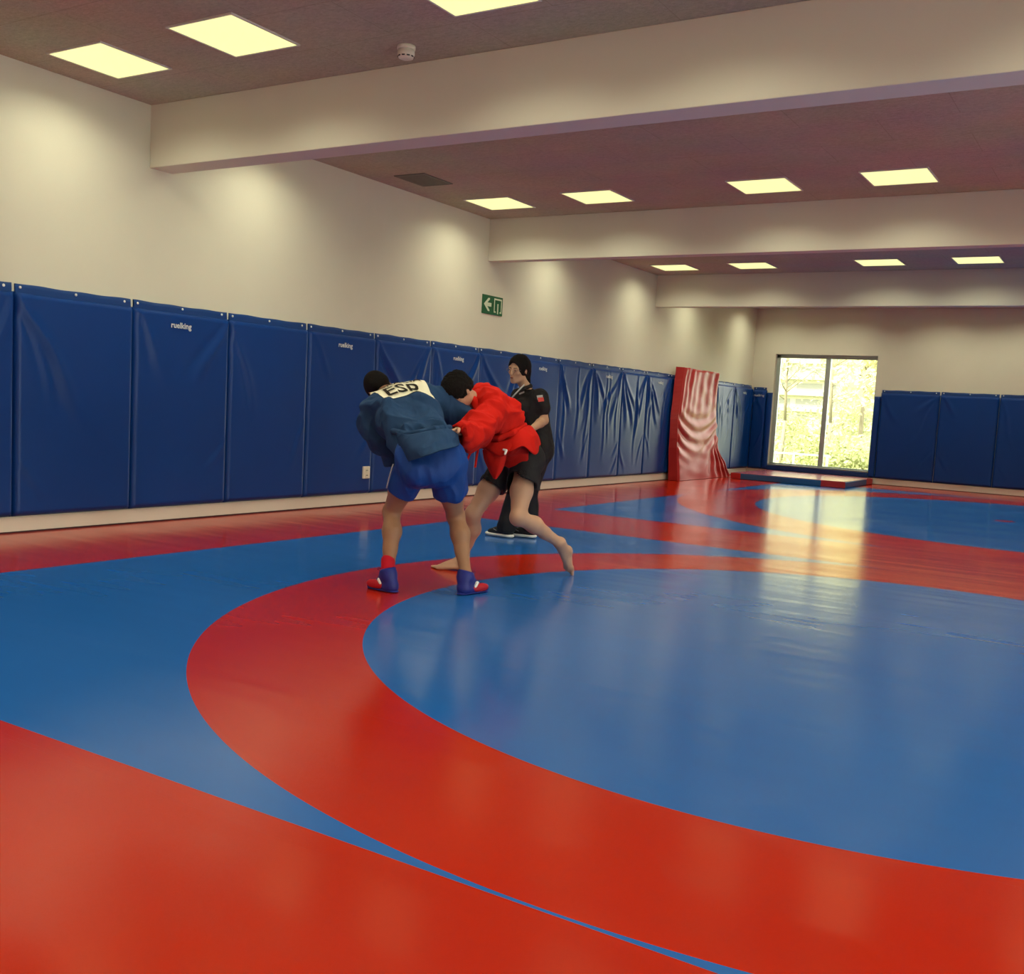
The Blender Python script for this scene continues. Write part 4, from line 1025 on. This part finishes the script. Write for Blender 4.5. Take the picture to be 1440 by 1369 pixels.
# ================================================================== standing woman
def person_woman():
    root = empty('person', (2.62, 7.95, 0), 'woman with dark ponytail in black polo shirt and black trousers, standing and watching the wrestlers', 'person')
    hL, hR = A((2.773, 8.013, 0.803)), A((2.599, 8.117, 0.790)); kL, kR = A((2.726, 7.919, 0.440)), A((2.649, 7.848, 0.436))
    # feet on the mat
    aA = A([2.575, 7.855, .085]); aB = A([2.715, 8.02, .085])
    sL, sR = A((2.770, 7.961, 1.301)), A((2.460, 8.088, 1.293)); ch = A((2.623, 8.046, 1.175)); ne = A((2.572, 8.035, 1.360))
    eL, wL = A((2.819, 7.966, 1.081)), A((2.801, 7.769, 0.995)); eR, wR = A((2.423, 8.086, 1.055)), A((2.676, 7.807, 0.969))
    hd = A((2.524, 7.965, 1.525))
    B = Form(); trunk(B, hL, hR, sL, sR, ch, ne, .86)
    leg(B, hL, kL, aB, (.3, .3, 0), .9); leg(B, hR, kR, aA, (.3, .3, 0), .9)
    arm(B, sL, eL, wL, .98); arm(B, sR, eR, wR, .98)
    hand(B, wL, unit(A((2.761, 7.693, 0.961)) - wL), (-.2, .5, -.5), .6, 1, .92); hand(B, wR, unit(A((2.784, 7.729, 0.950)) - wR), (.3, .6, -.3), .6, -1, .92)
    upv = ax3(.03, .96, .25)
    fr = frame(ax3(-.62, -.18, .76), upv); R_, Fr, U = fr
    head_form(B, hd, fr, 1.02, True); B.cone(ne, hd - U * .07 - Fr * .015, .048, .046, .03)
    for a, d in ((aA, unit((-.26, .01, 0))), (aB, unit((-.24, -.07, 0)))): B.cone(a, a + d * .07 - A([0, 0, .03]), .028, .022, .02)
    put(B, 'body', M['skinC'], root, .007)
    H = hair_form(hd, fr, 1.03, .016, .070, None, -.075)
    p = lambda x, y, z: hd + (R_ * x + Fr * y + U * z) * 1.02
    for q in (-1, 1): H.ell(p(.068 * q, -.035, .026), (.014, .044, .046), np.stack(fr), .02)
    H.ell(p(0, -.075, -.030), (.062, .048, .070), np.stack(fr), .03); pass
    H.chain([(p(0, -.09, .01), .045), (p(0, -.125, -.04), .034), (p(0, -.13, -.12), .028), (p(0, -.12, -.20), .020), (p(0, -.11, -.25), .009)], .02)
    H.fold = folds([((.8, .4, .1), 1)], .0018, 90, .2, 1)
    put(H, 'hair', M['hair'], root, .006)
    for q in (-1, 1):
        E_ = Form(); E_.ell(p(.031 * q, .091, .003), (.011, .004, .0042), np.stack(fr), .003); put(E_, 'eye', M['eye'], root, .003)
        E_ = Form(); E_.cone(p(.014 * q, .092, .021), p(.047 * q, .080, .024), .004, .003, .003); put(E_, 'eyebrow', M['hair'], root, .003)
    L_ = Form(); L_.ell(p(0, .098, -.064), (.021, .006, .008), np.stack(fr), .003); put(L_, 'lips', M['lip'], root, .003)
    o = A(wloc(root)); gl = None
    for q in (-1, 1):
        c = p(.032 * q, .106, .003); pts = [Vector(c + R_ * .022 * cos(t) + U * .016 * sin(t) - o) for t in [k * 2 * pi / 10 for k in range(11)]]
        g_ = tube('spectacles' if gl is None else 'lens_rim', pts, .0014, M['glass_frame'], root if gl is None else gl); gl = gl or g_
        tube('temple_arm', [Vector(c + R_ * .022 * q - o), Vector(p(.078 * q, .02, .006) - o), Vector(p(.084 * q, -.015, -.002) - o)], .0016, M['glass_frame'], gl)
    # polo
    S = Form()
    S.cone(A((2.755, 8.016, 0.827)), A((2.608, 8.125, 0.816)), .128, .128, .05)
    S.cone(A((2.748, 8.025, 0.840)), A((2.696, 8.016, 1.146)), .125, .116, .05); S.cone(A((2.605, 8.102, 0.829)), A((2.573, 8.070, 1.141)), .12, .112, .05)
    S.cone(A((2.701, 8.002, 1.197)), A((2.552, 8.062, 1.191)), .112, .108, .05); S.cone(A((2.736, 7.985, 1.275)), A((2.500, 8.063, 1.274)), .070, .068, .05)
    S.cone(A((2.604, 8.043, 1.258)), A((2.574, 8.034, 1.340)), .08, .056, .04)
    S.ell(A((2.608, 7.908, 1.190)), (.075, .075, .07), None, .05)
    S.chain([(A((2.766, 7.969, 1.288)), .070), (A((2.805, 7.964, 1.188)), .066)], .04)
    S.chain([(A((2.472, 8.071, 1.279)), .070), (A((2.444, 8.077, 1.174)), .066)], .04)
    S.cut(A((2.689, 8.061, 0.744)), (0, 0, -1))
    sh = put(S, 'polo_shirt', M['black'], root, .0075, ((.6, .2, -.8), 8.0, .012, 9.7))
    C = Form(); C.chain([(A((2.571, 7.879, 1.340)), .014), (A((2.608, 7.927, 1.357)), .016), (A((2.619, 8.031, 1.381)), .018), (A((2.576, 8.101, 1.395)), .014)], .01); put(C, 'collar', M['black'], root, .005)
    tube('lanyard', [Vector(A(q) - o) for q in ((2.626, 7.906, 1.388), (2.626, 7.837, 1.347), (2.605, 7.802, 1.307), (2.561, 7.805, 1.261))], .007, M['grey'], root)
    nrm = unit(A((2.784, 8.003, 1.277)) - CAMP)
    g1, g2 = grid2(6, 6, -1, 1, -1, 1)
    project(None, sh, 'sleeve_badge', g1, g2, bilin(((2.827, 7.796, 1.297), (2.871, 7.824, 1.306), (2.839, 7.799, 1.260), (2.881, 7.825, 1.266))), nrm, M['grey'], root, .003, 9)
    project(None, sh, 'sleeve_badge', g1, g2, bilin(((2.833, 7.799, 1.291), (2.877, 7.827, 1.300), (2.845, 7.801, 1.254), (2.889, 7.830, 1.263))) if False else bilin(((2.837, 7.799, 1.279), (2.879, 7.826, 1.285), (2.846, 7.801, 1.242), (2.888, 7.828, 1.251))), nrm, M['patchred'], root, .004, 9)
    tv, tf = text_mesh('FEL', 1, .03, 2); xs = [v.x for v in tv]; ys_ = [v.y for v in tv]; x0, x1, y0, y1 = min(xs), max(xs), min(ys_), max(ys_)
    g1, g2 = grid2(5, 2, -1, 1, -1, 1)
    project(None, sh, 'chest_logo', g1, g2, bilin(((2.690, 7.713, 1.310), (2.728, 7.738, 1.331), (2.694, 7.713, 1.295), (2.731, 7.738, 1.316))), nrm, M['grey'], root, .003, 9)
    # trousers, slightly flared
    T_ = Form()
    T_.cone(hL, hR, .118, .118, .05); T_.cone(hL, kL, .112, .082, .03); T_.cone(hR, kR, .108, .080, .03)
    T_.cone(kL, aB + A([0, 0, .02]), .080, .076, .02); T_.cone(kR, aA + A([-.02, 0, .02]), .080, .084, .02)
    T_.cut((0, 0, .060), (0, 0, -1)); 
    put(T_, 'trousers', M['black'], root, .008, ((.1, .1, -1), 7.0, .012, 5.7))
    for a, d, sgn in ((aA, unit((-.26, .01, 0)), 1), (aB, unit((-.25, -.05, 0)), -1)):
        he = A([a[0], a[1], 0]) - d * .045; L = .27; u = A([0, 0, 1]); r = np.cross(d, u)
        K = Form(); K.cone(a + u * .01, he + d * .05 + u * .05, .040, .040, .02); K.cone(he + d * .035 + u * .045, he + d * (L - .045) + u * .040, .042, .040, .02, (u, .75)); K.cone(a, he + d * L * .66 + u * .055, .038, .034, .03)
        K.cut((0, 0, .032), (0, 0, -1)); sh_ = put(K, 'shoe', M['trainer'], root, .006)
        Q = Form(); Q.cone(he + d * .03 + u * .022, he + d * (L - .02) + u * .022, .045, .044, .01, (u, .5)); Q.cut((0, 0, .038), (0, 0, 1)); Q.cut((0, 0, .002), (0, 0, -1)); put(Q, 'sole', M['sole'], sh_, .005)
        for q in (-1, 1):
            tube('swoosh', [Vector(he + d * t * L + r * .040 * q + u * z - o) for t, z in ((.30, .062), (.38, .045), (.50, .052), (.68, .072))], .0032, M['grey'], sh_)
        tube('lace', [Vector(he + d * L * (.50 + .05 * k) + r * .016 * (1 if k % 2 else -1) + u * (.090 - .010 * k) - o) for k in range(5)], .0028, M['sole'], sh_)
    return root
person_woman()

vs_ = SC.view_settings; vs_.view_transform = 'Standard'; vs_.look = 'None'; vs_.exposure = EXPO; vs_.gamma = 1; vs_.use_curve_mapping = False
SC.cycles.max_bounces = 8; SC.cycles.diffuse_bounces = 4; SC.cycles.glossy_bounces = 3; SC.cycles.transparent_max_bounces = 16
SC.cycles.use_denoising = True; SC.cycles.sample_clamp_indirect = 8
